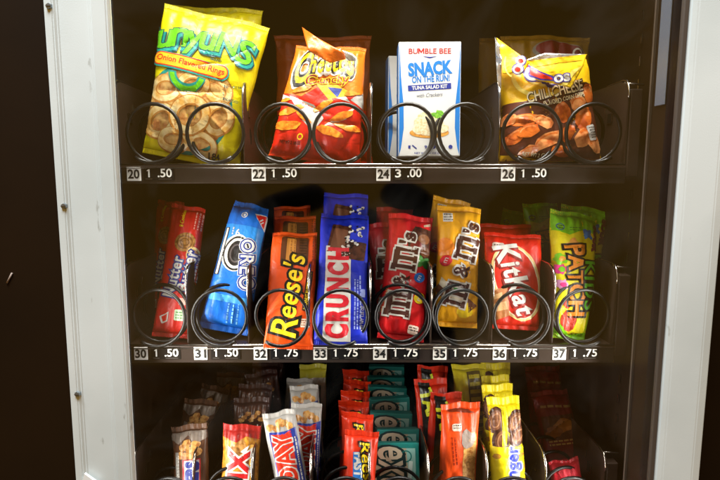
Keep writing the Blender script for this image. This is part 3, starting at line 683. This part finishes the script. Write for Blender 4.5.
# 8 blue crunchy chocolate bar
CBLU = ink('1B2FC4')
def art_cr(A, w):
    A.rect(-4, 78, 15, 24, M_CHOC, 1, rot=-12, r=1.5); A.rect(-4, 78, 11, 18, ink('74482E'), 2, rot=-12, r=1); A.rect(7, 70, 20, 14, M_CHOC, 1.5, rot=-8, r=1)
    rnd = random.Random(4)
    for i in range(26): A.blob(3+rnd.uniform(-6, 7)+i*.25, 70+i*.75, 1.3, 1.0, WHT, 3+.1*(i % 3), seed=i, n=7)
    for i in range(12): A.blob(4+rnd.uniform(-6, 7)+i*.4, 72+i*1.5, .9, .8, BLK, 3.5, seed=i, n=6)
    A.rect(-3.5, 38, 19.5, 70, WHT, 1.2, rot=1, r=.5)
    A.text('CRUNCH', -3.5, 38.5, 65, 14.5, [(ink('D3202E'), .06)], rot=91, L=4, track=.14)
    small_lines(A, 9.5, 30, 36, 3, 2, ink('9FB0F0'), 90, 1, 5); A.rect(15.5, 38, 3, 6, ink('9FB0F0'), 1, r=.6); tx(A, 'NET WT 1.55 OZ', 15, 20, 18, 2, WHT, rot=90)
cru = pack('candy_pack', 'royal blue candy bar pack with red CRUNCH letters on white, nearest in its column', 'candy pack', 'blue candy bar packs',
    (340.5, 346, .628), (345, 213, .690), 51, .013, CBLU, art_cr, ts=.035, seed=52, nc=12, ca=.0016, p=5, q=8, wt=.96, wb=1.03, pinch=.03, pleat=.0012)
dupe(cru, 'second royal blue candy bar pack, its dim top showing above the front one', (346, 193, .745), 8, 1, 0)
# slab serif m used on both candy bags
def slab_m(A, cx, cy, w, h, rot, m, L, g=0):
    # three stems on feet and two arches, reading direction = x before rotation
    c, q = math.cos(R(rot)), math.sin(R(rot))
    def rc(x0, x1, y0, y1, LL):
        x0 -= g; x1 += g; y0 -= g; y1 += g
        A.poly([(cx+x*c-y*q, cy+x*q+y*c) for x, y in ((x0, y0), (x1, y0), (x1, y1), (x0, y1))], m, LL)
    st = w*.15
    for i, x in enumerate((-w*.34, 0, w*.34)):
        rc(x-st/2, x+st/2, -h/2+h*.1, h*.38, L+.2*i); rc(x-w*.135, x+w*.135, -h/2, -h/2+h*.15, L+.7+.1*i)
    rc(-w/2, -w*.25, h*.32, h/2, L+1.0); rc(-w*.36, w*.30, h*.26, h*.46, L+1.15); rc(-w*.1, w*.42, h*.22, h*.42, L+1.3)
CHB = ink('4A2114')
def art_mm(A, w, cols):
    pass
def mm_logo(A, x, y, rot, hh, ll):
    d = lambda t: (x + t*math.cos(R(rot)), y + t*math.sin(R(rot)))
    for t in (-ll*.34, ll*.20):
        px_, py_ = d(t); slab_m(A, px_, py_, ll*.30, hh, rot, WHT, 4, g=1.3); slab_m(A, px_, py_, ll*.30, hh, rot, CHB, 6)
    px_, py_ = d(-ll*.07); A.text('&', px_, py_, ll*.13, hh*.62, [(WHT, .10), (CHB, .02)], rot=rot, L=6)
    px_, py_ = d(ll*.44); A.text("'s", px_, py_, ll*.13, hh*.62, [(WHT, .10), (CHB, .03)], rot=rot, L=6)
def candy(A, x, y, r, col, L=3):
    A.ell(x, y, r, r*.9, ink(col), L, rot=20, n=18); A.text('m', x, y, r*.9, r*.5, [(WHT, .01)], rot=70, L=L+1)
def art_mr(A, w):
    A.poly([(2, 62), (18, 60), (19, 88), (4, 90), (-2, 78)], M_CHOC, 1); A.ell(12, 80, 5, 4, ink('8E5A34'), 2); A.ell(6, 74, 5, 4, ink('7A2018'), 2.2); A.ell(14, 70, 4, 4, ink('6E4020'), 2.4); A.rect(14, 92, 6, 2, ink('D8B8A0'), 2, rot=20)
    A.ell(9, 62, 4.2, 4.8, ink('3E8A34'), 3); A.ell(16, 61, 4, 4.6, ink('2E7A30'), 3.2)
    mm_logo(A, -3.5, 50, 86, 20, 66)
    candy(A, 10.5, 49, 4.4, '1C6FD0', 3); candy(A, 12, 33, 4.6, 'F2D51C', 3.5)
    A.rect(9, 9, 8, 6.5, ink('F0D8C8'), 3, rot=-8, r=1.5); small_lines(A, 9, 10.5, 6, 2, 1.8, BLK, -8, 4, 2, .7); tx(A, 'MILK CHOCOLATE', -16, 30, 20, 2, ink('F0B070'), rot=80)
mr = pack('candy_bag', 'red bag of chocolate candies with big brown lettering, front of its column', 'candy bag', 'red chocolate candy bags',
    (400, 341, .645), (411, 215, .698), 47, .024, ink('D6141C'), art_mr, ts=.045, seed=61, nc=18, ca=.0022, p=3, q=4, wt=.98, wb=.98, pinch=.05, yaw=-2)
dupe(mr, 'shaded red candy bag peeking out left behind the front red candy bag', (386, 222, .735), 14, -7, -10)
dupe(mr, 'dimmest red candy bag, farthest back in its column', (395, 208, .83), 10, 3, 8)
def art_my(A, w):
    mm_logo(A, 3, 50, 78, 19, 70)
    A.ell(-12, 64, 7.5, 8, ink('F08A1C'), 2); candy(A, -11, 53, 5, 'D8202C', 3); candy(A, -4, 32, 4, '3E9A34', 2.5); A.ell(-13, 30, 5, 6, ink('6A3A1C'), 2.2); A.ell(-8, 26, 5, 4, M_NUT, 2.6)
    A.poly([(-14, 40), (-10, 36), (2, 24), (4, 16), (-4, 22), (-16, 34)], ink('E8E0C8'), 3); A.rect(-10, 89, 7.5, 7.5, WHT, 1, r=.5); small_lines(A, -10, 91.5, 6, 3, 2.2, BLK, 0, 2, 3, .7)
    A.blob(6, 14, 7, 6, ink('F6D21C'), 3, seed=3, n=18, j=.1)
    A.poly([(8, 24), (16, 18), (9, 12)], ink('6A3A1C'), 3.5)
    small_lines(A, 17, 62, 20, 1, 2, ink('B06A1C'), 90, 1, 4)
my = pack('candy_bag', 'golden yellow bag of peanut candies with big brown lettering', 'candy bag', 'yellow peanut candy bags',
    (456, 328, .652), (459, 207, .700), 44, .030, ink('F2AE14'), art_my, ts=.045, seed=74, nc=20, ca=.0026, p=2.8, q=3.5, wt=1.0, wb=.92, pinch=.03, yaw=-3)
dupe(my, 'dim amber candy bag behind the golden yellow one', (452, 199, .78), 8, 10, 6)
# 11 red wafer bar pack
def art_kk(A, w):
    A.ring(2, 48, 25, 40, 3.2, ink('F2D08A'), 1, rot=14); A.ring(2, 48, 23, 38, 1.2, ink('F6E6C4'), 1.5, rot=14)
    A.poly([(-27, 30), (-19, 40), (-8, 42), (-6, 14), (-22, 8)], ink('B4703C'), 2); A.poly([(-25, 24), (-10, 28), (-8, 20), (-24, 16)], ink('E0B078'), 3); A.poly([(-24, 33), (-14, 37), (-14, 32), (-25, 28)], ink('E0B078'), 3)
    A.text('KitKat', 1, 50, 72, 21, [(ink('8E1010'), .06, .8, -.9), (WHT, .025)], rot=-72, L=5, track=.04, shear=.1, jit=[(0, 1.1), (0, .95), (0, .95), (0, 1.1), (0, .95), (0, .95)])
    A.rect(-16, 83, 12, 9, ink('D8C4B8'), 1, r=2); small_lines(A, -16, 85, 9, 2, 3, BLK, 0, 2, 3, 1)
kk = pack('candy_pack', 'red wafer bar pack with white slanted letters in a cream ring', 'candy pack', 'red wafer bar packs',
    (513.5, 330, .652), (513, 233, .690), 55, .014, ink('D6200F'), art_kk, ts=.045, seed=82, nc=6, ca=.0010, p=5, q=7, wt=1.06, wb=.92, pinch=0, wave=.0008)
dupe(kk, 'dim dark red wafer pack whose upper edge shows behind the front wafer bar', (505, 224, .745), 6, 1, 0)
# 12 sour gummy bag
LIM = ink('7FCB1C'); SYL = ink('EFE01C')
def art_sp(A, w):
    A.poly([(-w-4, 101), (w+4, 101), (w+4, 78), (w*.4, 86), (-w*.3, 80), (-w-4, 84)], LIM, 0); A.poly([(-w-4, -1), (w+4, -1), (w+4, 8), (0, 4), (-w-4, 16)], LIM, 0)
    A.poly([(w-4, 6), (w+4, 14), (w+4, 70), (w-3, 60)], ink('B8DE1C'), .4)
    A.text('PATCH', 0, 45, 52, 13, [(BLK, .12), (ink('F0902A'), .03)], rot=-84, L=4, track=.05, jit=[(0, 1.1), (.04, 1), (-.03, 1), (.02, 1.05), (0, 1.1)])
    A.text('KIDS', 12, 42, 36, 10, [(BLK, .11), (ink('5CBB28'), .02)], rot=-84, L=7, track=.06)
    A.text('SOUR', 15, 80, 22, 5, [(ink('6A1030'), .09)], rot=-95, L=4); A.ring(-12, 86, 3.2, 3, .8, ink('3E7A88'), 1); small_lines(A, -12, 87, 5, 2, 2, BLK, 0, 2, 2, .6); small_lines(A, -2, 86, 6, 2, 2, ink('3E7A30'), 0, 2, 5, .6)
    for k, (x, y, cc) in enumerate(((-4, 73, 'E8A040'), (8, 82, '2E7AC8'))):
        A.blob(x, y, 2.2, 5, ink(cc), 2, rot=-20+60*k, seed=k); A.blob(x, y, 5, 1.8, ink(cc), 2.3, rot=15+40*k, seed=k+4)
    for k, (x, y) in enumerate(((-13, 52), (-12, 40), (-13, 60))):
        A.blob(x, y, 5, 4, ink(('E83A8C', 'E8A0D0', '7ED321')[k]), 2, seed=k+8, n=16, j=.25); A.blob(x+1, y, 2.6, 2, ink(('7ED321', 'E83A8C', 'E8A040')[k]), 3, seed=k+3)
    A.blob(-4, 14, 8, 8, ink('C8402A'), 3, seed=11, n=16, j=.1); A.blob(-4, 14, 6.4, 6.4, food('sugared gummy', 'D8584A', 'B83224', 600), 4, seed=11, n=16, j=.1); A.blob(-6, 27, 4, 4.4, ink('C8402A'), 3, seed=12); tx(A, 'NET WT 2 OZ', 8, 5, 12, 1.8, BLK)
sp = pack('gummy_bag', 'yellow and lime green bag of sour gummies, far right of the middle row', 'candy bag', 'lime and yellow gummy bags',
    (568, 340, .648), (573.5, 213, .700), 46, .032, SYL, art_sp, ts=.04, seed=93, nc=16, ca=.0022, p=2.8, q=3.2, wt=1.02, wb=.72, pinch=-.02, yaw=2)
dupe(sp, 'second lime green gummy bag leaning right behind the front gummy bag', (584, 207, .742), 10, 6, -6)
dupe(sp, 'dark murky green gummy bag deeper in the shade to the left', (540, 203, .90), 4, -6, 10)
dupe(sp, 'faint olive green gummy bag behind the wafer bars, smallest of the green ones', (520, 212, .96), 4, 12, -8)

# ================================================================== bottom row
def chain(root, spots, labels, group=None):
    rn = random.Random(len(labels)*7 + len(root.name) + int(spots[0][0][0]))
    for (t, lean, roll, yaw), lb in zip(spots, labels):
        dupe(root, lb, (t[0]+rn.uniform(-1.3, 1.3), t[1]+rn.uniform(-.8, .8), t[2]), lean+rn.uniform(-2, 2), roll+rn.uniform(-3, 3), yaw+rn.uniform(-9, 9))
def art_sn(A, w):
    A.poly([(-w-2, 92), (w+2, 92), (w+2, 84), (w*.4, 79), (0, 88), (-w*.5, 80), (-w-2, 86)], ink('85786C'), 1)
    for i, (x, y) in enumerate(((-5, 76), (3, 72), (9, 78), (-8, 68), (5, 66), (11, 70), (-1, 80), (-3, 67))): A.blob(x, y, 5, 4.2, M_NUT, 2+.3*i, seed=i, n=14, j=.12)
    A.rect(4, 30, 20, 66, ink('C8202C'), 5); A.rect(4.5, 30, 16.5, 64, ink('C4C2BC'), 6); A.text('SNICKERS', 4.5, 30, 60, 13, [(ink('22308C'), .07)], rot=89, L=8)
    A.rect(-13, 38, 5, 66, ink('8C857E'), 3); small_lines(A, -13, 38, 56, 2, 2, WHT, 90, 4, 4)
sn = pack('candy_bar', 'brown peanut bar with blue letters on white, frontmost at the bottom left', 'candy bar', 'brown peanut candy bars',
    (193, 516, .640), (189, 424, .668), 37, .020, ink('54331F'), art_sn, seal=ink('6A4A36'), ts=.07, seed=101, nc=8, ca=.0016, p=3, q=4, pinch=.04, yaw=-2, wt=.98, wb=.98, pleat=.0022)
chain(sn, [((202, 399, .735), 8, 9, 8), ((217, 385, .80), 5, 15, -6), ((232, 372, .86), 5, 8, 4)], ['dim brown bar behind the front brown peanut bar, its lettering tilted right', 'third brown bar from the front, faint and steeply tilted', 'faintest brown bar, farthest back on the left'])
GLD = food('caramel gold', 'D9962E', 'A8641C', 200)
def art_tw(A, w):
    A.poly([(-w-2, 100), (w+2, 100), (w+2, 84), (w*.3, 88), (-w*.2, 82), (-w-2, 88)], ink('A8201A'), 1); A.rect(-2, 76, 18, 12, M_COOKIE, 1, rot=30, r=2); A.poly([(0, 72), (10, 80), (6, 70)], WHT, 2)
    A.rect(12, 45, 5, 70, ink('F0B850'), 1.5, r=2); A.rect(9, 40, 3, 60, ink('7A3E18'), 1.8, r=1)
    A.text('TWIX', -2, 36, 72, 20, [(WHT, .11), (ink('C8181C'), .045)], rot=87, L=4, track=.06)
tw = pack('candy_bar', 'gold and red caramel bar with red white edged letters, front of its column', 'candy bar', 'gold caramel candy bars',
    (238, 522, .640), (242, 424, .670), 38, .018, GLD, art_tw, seal=ink('A8201A'), ts=.07, seed=111, nc=8, ca=.0014, p=3.2, q=4, pinch=.03, yaw=2)
def art_dk(A, w):
    A.rect(0, 84, 30, 14, M_CHOC, 1)
    for i in range(7): A.blob(-10+3.4*i, 78+3*(i % 3), 3, 2.2, M_NUT, 2+.2*i, seed=i)
    for i in range(7): A.rect(-10+3.4*i, 70+2*(i % 2), 2.2, 1.2, WHT, 4, rot=15*i)
    A.text('CARAMEL', 0, 36, 60, 12, [(WHT, .06)], rot=88, L=4) if False else None
    A.rect(0, 36, 16, 60, ink('6A1414'), 2, r=2)
dk = pack('candy_bar', 'dark brown nutty bar directly behind the gold and red caramel bar', 'candy bar', 'dark nutty candy bars',
    (251, 495, .72), (252, 397, .745), 36, .020, ink('3A1D14'), art_dk, ts=.06, seed=115, nc=8, ca=.0016, p=3, q=4)
chain(dk, [((255, 384, .785), 4, 5, 5), ((262, 371, .83), 4, -9, -5), ((268, 362, .88), 4, 4, 5)], ['second dark nutty bar, one step behind the first', 'third dark nutty bar, its foil end tilted left', 'fourth dark nutty bar, faint at the very back'])
def art_pd(A, w):
    for i, (x, y) in enumerate(((-9, 88), (-3, 86), (4, 89), (9, 86), (0, 91))): A.blob(x, y, 3.6, 3, M_NUT, 1+.3*i, seed=i)
    A.poly([(-8, 0), (14, 0), (14, 84), (6, 82), (-10, 84)], ink('2A3C96'), 2.5); A.poly([(-7, 0), (9.5, 0), (9.5, 82), (4, 80), (-9, 82)], ink('DE3418'), 3)
    A.text('PAYDAY', .6, 40, 78, 15.5, [(WHT, .075)], rot=90, L=5, track=.08); A.text('PAYDAY', .6, 40, 78, 15.5, [(ink('DE3418'), .02)], rot=90, L=7, track=.08)
    small_lines(A, 12, 50, 50, 1, 2, WHT, 90, 5, 4)
pd = pack('candy_bar', 'white wrapped peanut bar with red orange letters tilted left, at the very front', 'candy bar', 'white peanut candy bars',
    (300, 520, .640), (277.5, 412, .668), 33, .022, ink('B4B0AA'), art_pd, ts=.05, seed=121, nc=10, ca=.0018, p=2.8, q=4, pinch=.02, yaw=-3, h=.0024)
chain(pd, [((308, 404, .700), 6, 3, 4), ((302, 386, .77), 3, -3, -5), ((300, 379, .83), 3, 4, 5)], ['white wrapped peanut bar right behind the tilted front one, standing upright', 'third white peanut bar, mostly its pale crimped end', 'last white peanut bar, in shadow'])
yb = pack('candy_bar', 'yellow ended bar far back above the white peanut bars', 'candy bar', None, (313, 450, .86), (313, 364, .875), 27, .02, ink('D8CF3A'), lambda A, w: A.rect(0, 60, 30, 50, ink('EDE6DA'), 1), ts=.06, seed=5)
def art_fb(A, w):
    A.text("Reese's", 8, 56, 62, 11, [(BLK, .09), (ink('FFD91A'), .012)], rot=-80, L=4, shear=.15)
    A.rect(-2.5, 62, 12.5, 30, ink('2A78C8'), 2, rot=2); A.rect(-3, 33, 13, 30, ink('F2D020'), 2, rot=2); tx(A, 'FAST', -2.5, 63, 26, 9.5, WHT, rot=-88, off=.05, L=3); tx(A, 'BREAK', -3, 34, 27, 9.5, ink('1E5AA8'), rot=-88, off=.05, L=3)
    A.blob(-6, 10, 10, 6, M_CHOC, 2, seed=3); A.blob(4, 8, 6, 4, M_NUT, 3, seed=5)
fb = pack('candy_bar', 'orange red bar with yellow script beside a blue and yellow band, frontmost', 'candy bar', 'orange red candy bars with blue bands',
    (357, 520, .642), (362, 429, .666), 33, .020, ink('E0340F'), art_fb, ts=.07, seed=131, nc=10, ca=.0018, p=3, q=4, yaw=4, wt=1.06, pleat=.002)
chain(fb, [((358, 411, .700), 5, 3, -4), ((355, 400, .745), 4, 1, 6), ((354, 389, .785), 4, 2, -8), ((357, 378, .825), 4, 4, 6), ((356, 368, .87), 4, 1, 0)],
    ['second orange red bar from the front, rising behind the frontmost', 'third orange red bar in the column under tag 33', 'fourth orange red bar in the column under tag 33', 'fifth orange red bar, dim', 'last orange red bar under the shelf, dimmest'])
# gum boxes
TL, TAN = card('1E7F78'), card('B8A88E')
def art_gum(A, w):
    A.poly([(-w+3, 3), (w-6, 3), (w-6, 92), (-w+3, 92)], TAN, 0); A.poly([(w-14, 3), (w-6, 3), (w-6, 92), (w-20, 92)], card('8FC4BC'), 1)
    A.text('extra', -3, 46, 96, 44, [(card('0E2E30'), .075), (card('C9BBA2'), .012)], rot=-86, L=2, shear=.12)
    A.ring(16, 80, 9, 9, 2, card('1E7F78'), 2); A.rect(22, 60, 6, 26, card('D8F0EC'), 4, rot=-6); A.rect(22, 28, 7, 22, card('D8F0EC'), 4, rot=-4)
gm = box_pack('gum_box', 'teal gum box with big dark letters, front of the stack', 'gum box', 'teal gum boxes', (397, 511, .644), (395.5, 443, .668), 47, .014, TL, art_gum, yaw=-3)
chain(gm, [((399, 430, .700), 14, 5, 10), ((392, 413, .735), 6, 2, -3), ((389, 399, .775), 4, 0, 0), ((388, 388, .81), 4, 0, 2), ((387, 377, .85), 4, 1, -2), ((386, 366, .89), 4, 0, 0)],
    ['second teal gum box, tilted with its lid edge slanting down to the right', 'third teal gum box from the front', 'fourth teal gum box from the front', 'fifth teal gum box, in shade', 'sixth teal gum box, dim', 'last teal gum box, nearly black in the shade'])
def art_t5(A, w):
    A.rect(8, 48, 12, 56, M_NUT, 1, r=3); A.blob(6, 70, 6, 8, ink('9A8A80'), 2, seed=2); A.blob(9, 50, 4, 7, M_COOKIE, 2.5, seed=6)
    A.rect(-4, 80, 8, 6, ink('D8C8B8'), 1, r=1.5); small_lines(A, -4, 81.5, 6, 2, 2, BLK, 0, 2, 3, .7); small_lines(A, -7, 60, 24, 2, 2.5, ink('8E2008'), 97, 1, 5)
    A.poly([(-14, 0), (16, 0), (16, 32), (2, 38), (-14, 34)], BLK, 3); A.text('TAKE 5', 0, 16, 26, 26, [(YLW, .06)], rot=10, L=5); A.rect(4, 33, 18, 4, WHT, 4, rot=-8)
    A.blob(0, 93, 12, 1.4, ink('7A2A10'), 1, seed=4, n=20, j=.5)
t5 = pack('candy_bar', 'orange bar showing a strip of peanuts and a small grey emblem, at the front', 'candy bar', None,
    (457, 520, .642), (460, 402, .672), 38, .022, ink('E2480F'), art_t5, ts=.06, seed=141, nc=9, ca=.0018, p=3, q=4, yaw=3, wt=1.08, pleat=.002)
def art_tk(A, w):
    A.poly([(-14, 96), (-2, 96), (12, 10), (-12, 10)], BLK, 1); A.text('TAKE', -2, 66, 46, 13, [(ink('C8D020'), .05)], rot=-76, L=3)
tk = pack('candy_bar', 'dark red bar with yellow green TAKE letters on black, left behind the peanut strip bar', 'candy bar', 'dark red candy bars', (437, 470, .70), (430, 378, .73), 33, .02, ink('C02A12'), art_tk, ts=.08, seed=151, nc=9, ca=.0016, p=3, q=4)
chain(tk, [((447, 392, .705), 5, 5, 8), ((433, 365, .78), 4, 4, 4)], ['dark red bar squeezed directly behind the orange peanut strip bar', 'darkest red bar, top just under the price strip'])
def art_bf(A, w):
    for i, (x, y, r_) in enumerate(((-9, 82, 70), (8, 80, 50), (-6, 66, 80), (10, 69, 40))): A.ell(x, y, 10.5, 7, M_CHOC, 1+.4*i, rot=r_); A.ell(x, y, 8, 4.8, food('chocolate swirl', '8A5A3C', '6A3E26', 200), 3+.3*i, rot=r_); A.ring(x, y, 6, 3.4, 1, ink('B07C54'), 5, rot=r_)
    A.poly([(-3, 92), (3, 92), (-2, 62), (-6, 62)], SYB, 6); A.poly([(-16, 62), (18, 60), (18, 0), (-16, 0)], SYB, 6)
    A.text('Butterfinger', 1, 28, 66, 14, [(WHT, .10), (ink('2238B4'), .035)], rot=84, L=8)
    for i, (x, y) in enumerate(((10, 54), (14, 44), (10, 34), (14, 24), (8, 16), (-10, 54))): A.blob(x, y, 3, 2, ink('C08A2C'), 7.5, seed=i)
SYB = ink('F2DC14')
bf = pack('candy_bar', 'yellow bar with blue letters and chocolate pieces, frontmost in its column', 'candy bar', 'yellow candy bars with blue letters',
    (510, 520, .642), (503.5, 397, .672), 34, .020, SYB, art_bf, ts=.07, seed=161, nc=8, ca=.0016, p=3, q=4, yaw=2, wt=1.02, pleat=.002)
chain(bf, [((498.5, 385, .715), 4, -2, -3), ((495.5, 376, .75), 4, -2, 4), ((496, 363.5, .79), 4, -3, -4)], ['second yellow bar of the front column, one step behind the first', 'third yellow bar of the front column', 'fourth yellow bar, its end tilted down to the right'])
def art_yl(A, w):
    A.rect(4, 60, 14, 66, ink('5A4A1C'), 1); 
    for i in range(9): A.rect(4, 32+7*i, 11, 3.6, ink('BFAE2C'), 2)
dupe_y = pack('candy_bar', 'dull yellow bar with dark stacked lettering, left behind the yellow bars', 'candy bar', None, (477, 470, .72), (468, 364, .76), 34, .02, ink('C8B81C'), art_yl, ts=.05, seed=171, nc=8, ca=.0016, p=3, q=4)
def art_sk(A, w):
    A.rect(0, 66, 30, 22, ink('5A2A10'), 1); small_lines(A, 0, 85, 26, 1, 3, ink('B08A50'), -4, 2, 5, 2.2); A.blob(4, 68, 9, 6, ink('A8641C'), 2, seed=3); A.blob(-6, 62, 8, 5, ink('8A4A14'), 2.4, seed=5); small_lines(A, 0, 54, 24, 2, 3, ink('C89A50'), 0, 3, 5, 1.4)
    A.blob(1, 22, 15, 16, ink('E8283C'), 2, seed=6, n=22, j=.06)
sk = pack('candy_bar', 'deep red bar with tan lettering and nuts, alone at the bottom right', 'candy bar', 'deep red bars at the right',
    (572, 500, .715), (549, 390, .765), 38, .022, ink('7A0E16'), art_sk, ts=.05, seed=181, nc=9, ca=.0018, p=3, q=4)
dupe(sk, 'barely visible deep red bar high in the shade behind the tan lettered one', (543, 366, .80), 6, -4, 4)

def art_rd(A, w):
    A.blob(0, 84, 14, 8, ink('E83A4C'), 1, seed=3, n=20, j=.05); A.rect(0, 40, 20, 50, ink('F0D8D0'), 1, r=3)
pack('candy_bar', 'bright red rounded pack end at the bottom edge, right of the yellow bars', 'candy bar', None, (572, 530, .645), (564, 460, .662), 34, .024, ink('C8182C'), art_rd, ts=.05, seed=191, nc=8, ca=.0016, p=2.6, q=3, wt=.86)

# ================================================================== the photographer, mirrored faintly in the glass
def person():
    V = [(0, -.34, -.80), (0, -.34, -.55), (0, -.33, -.34), (0, -.32, -.26), (0, -.31, -.19), (0, -.31, -.09),
         (-.20, -.33, -.30), (-.33, -.26, -.40), (-.19, -.12, -.10), (-.06, -.04, -.055), (.18, -.33, -.30), (.29, -.24, -.38), (.13, -.10, -.07), (.06, -.04, -.05),
         (-.11, -.34, -.88), (-.12, -.33, -.95+.25-.2), (-.12, -.34, -1.26), (-.12, -.22, -1.32), (.11, -.34, -.88), (.12, -.33, -.90), (.12, -.34, -1.26), (.12, -.22, -1.32)]
    E = [(0, 1), (1, 2), (2, 3), (3, 4), (4, 5), (2, 6), (6, 7), (7, 8), (8, 9), (2, 10), (10, 11), (11, 12), (12, 13), (0, 14), (14, 15), (15, 16), (16, 17), (0, 18), (18, 19), (19, 20), (20, 21)]
    rad = [.27, .29, .20, .06, .085, .085, .08, .06, .045, .03, .08, .06, .045, .03, .10, .09, .055, .04, .10, .09, .055, .04]
    me = bpy.data.meshes.new('person'); me.from_pydata([(x+.01, y, z+Z0) for x, y, z in V], E, [])
    o = link('person', me); md = o.modifiers.new('skin', 'SKIN'); o.modifiers.new('sub', 'SUBSURF').levels = 1
    for i, r_ in enumerate(rad): me.skin_vertices[0].data[i].radius = (r_, r_*.8)
    me.skin_vertices[0].data[0].use_root = True
    o.data.materials.append(mat('black_clothing', '100F12', rough=.9, spec=.1))
    tag(o, 'person in black clothing facing the machine with both arms raised', 'person')
    return o
person()

# ================================================================== camera, light, render
w = bpy.data.worlds.new('World'); sc.world = w; w.use_nodes = True
w.node_tree.nodes['Background'].inputs[0].default_value = (.36, .19, .028, 1); w.node_tree.nodes['Background'].inputs[1].default_value = WORLD = 1.0
def area(name, loc, target, sx, sy, e, col, spread=180):
    l = bpy.data.lights.new(name, 'AREA'); l.shape = 'RECTANGLE'; l.size = sx; l.size_y = sy; l.energy = e; l.color = col; l.spread = R(spread)
    o = link(name, l, loc=loc); o.rotation_euler = (Vector(target)-Vector(loc)).to_track_quat('-Z', 'Y').to_euler(); return o
area('machine_lamp_top', (.03, .588, Z0+.350), (.03, .570, Z0-.2), .52, .04, 2.0, (1, .97, .91), 80)
area('machine_lamp_side', (-.243, .574, Z0-.26), (.10, .680, Z0-.27), .010, .44, 1.0, (1, .97, .92), 118)  # added fill strip, evens the light on the lower rows
area('machine_lamp_side', (.311, .569, Z0-.26), (-.10, .680, Z0-.27), .010, .44, 1.0, (1, .97, .92), 118)  # matching fill from the right, added without a visible fitting
area('room_lamp', (-.35, -.20, Z0+2.0), (0, .6, Z0-.1), 1.2, .7, 128, (.83, .92, .98))
cam = bpy.data.cameras.new('camera'); co = link('camera', cam, loc=(0, 0, Z0)); co.rotation_euler = (R(90-7.5), 0, 0)
cam.lens = 28.0; cam.sensor_width = 36; cam.shift_x = 10/720; cam.clip_start = .01; cam.clip_end = 50
cam.dof.use_dof = False
sc.camera = co
sc.render.engine = 'CYCLES'
sc.cycles.max_bounces = 8; sc.cycles.transparent_max_bounces = 8
sc.view_settings.view_transform = 'Standard'; sc.view_settings.look = 'None'; sc.view_settings.exposure = 0; sc.view_settings.gamma = 1
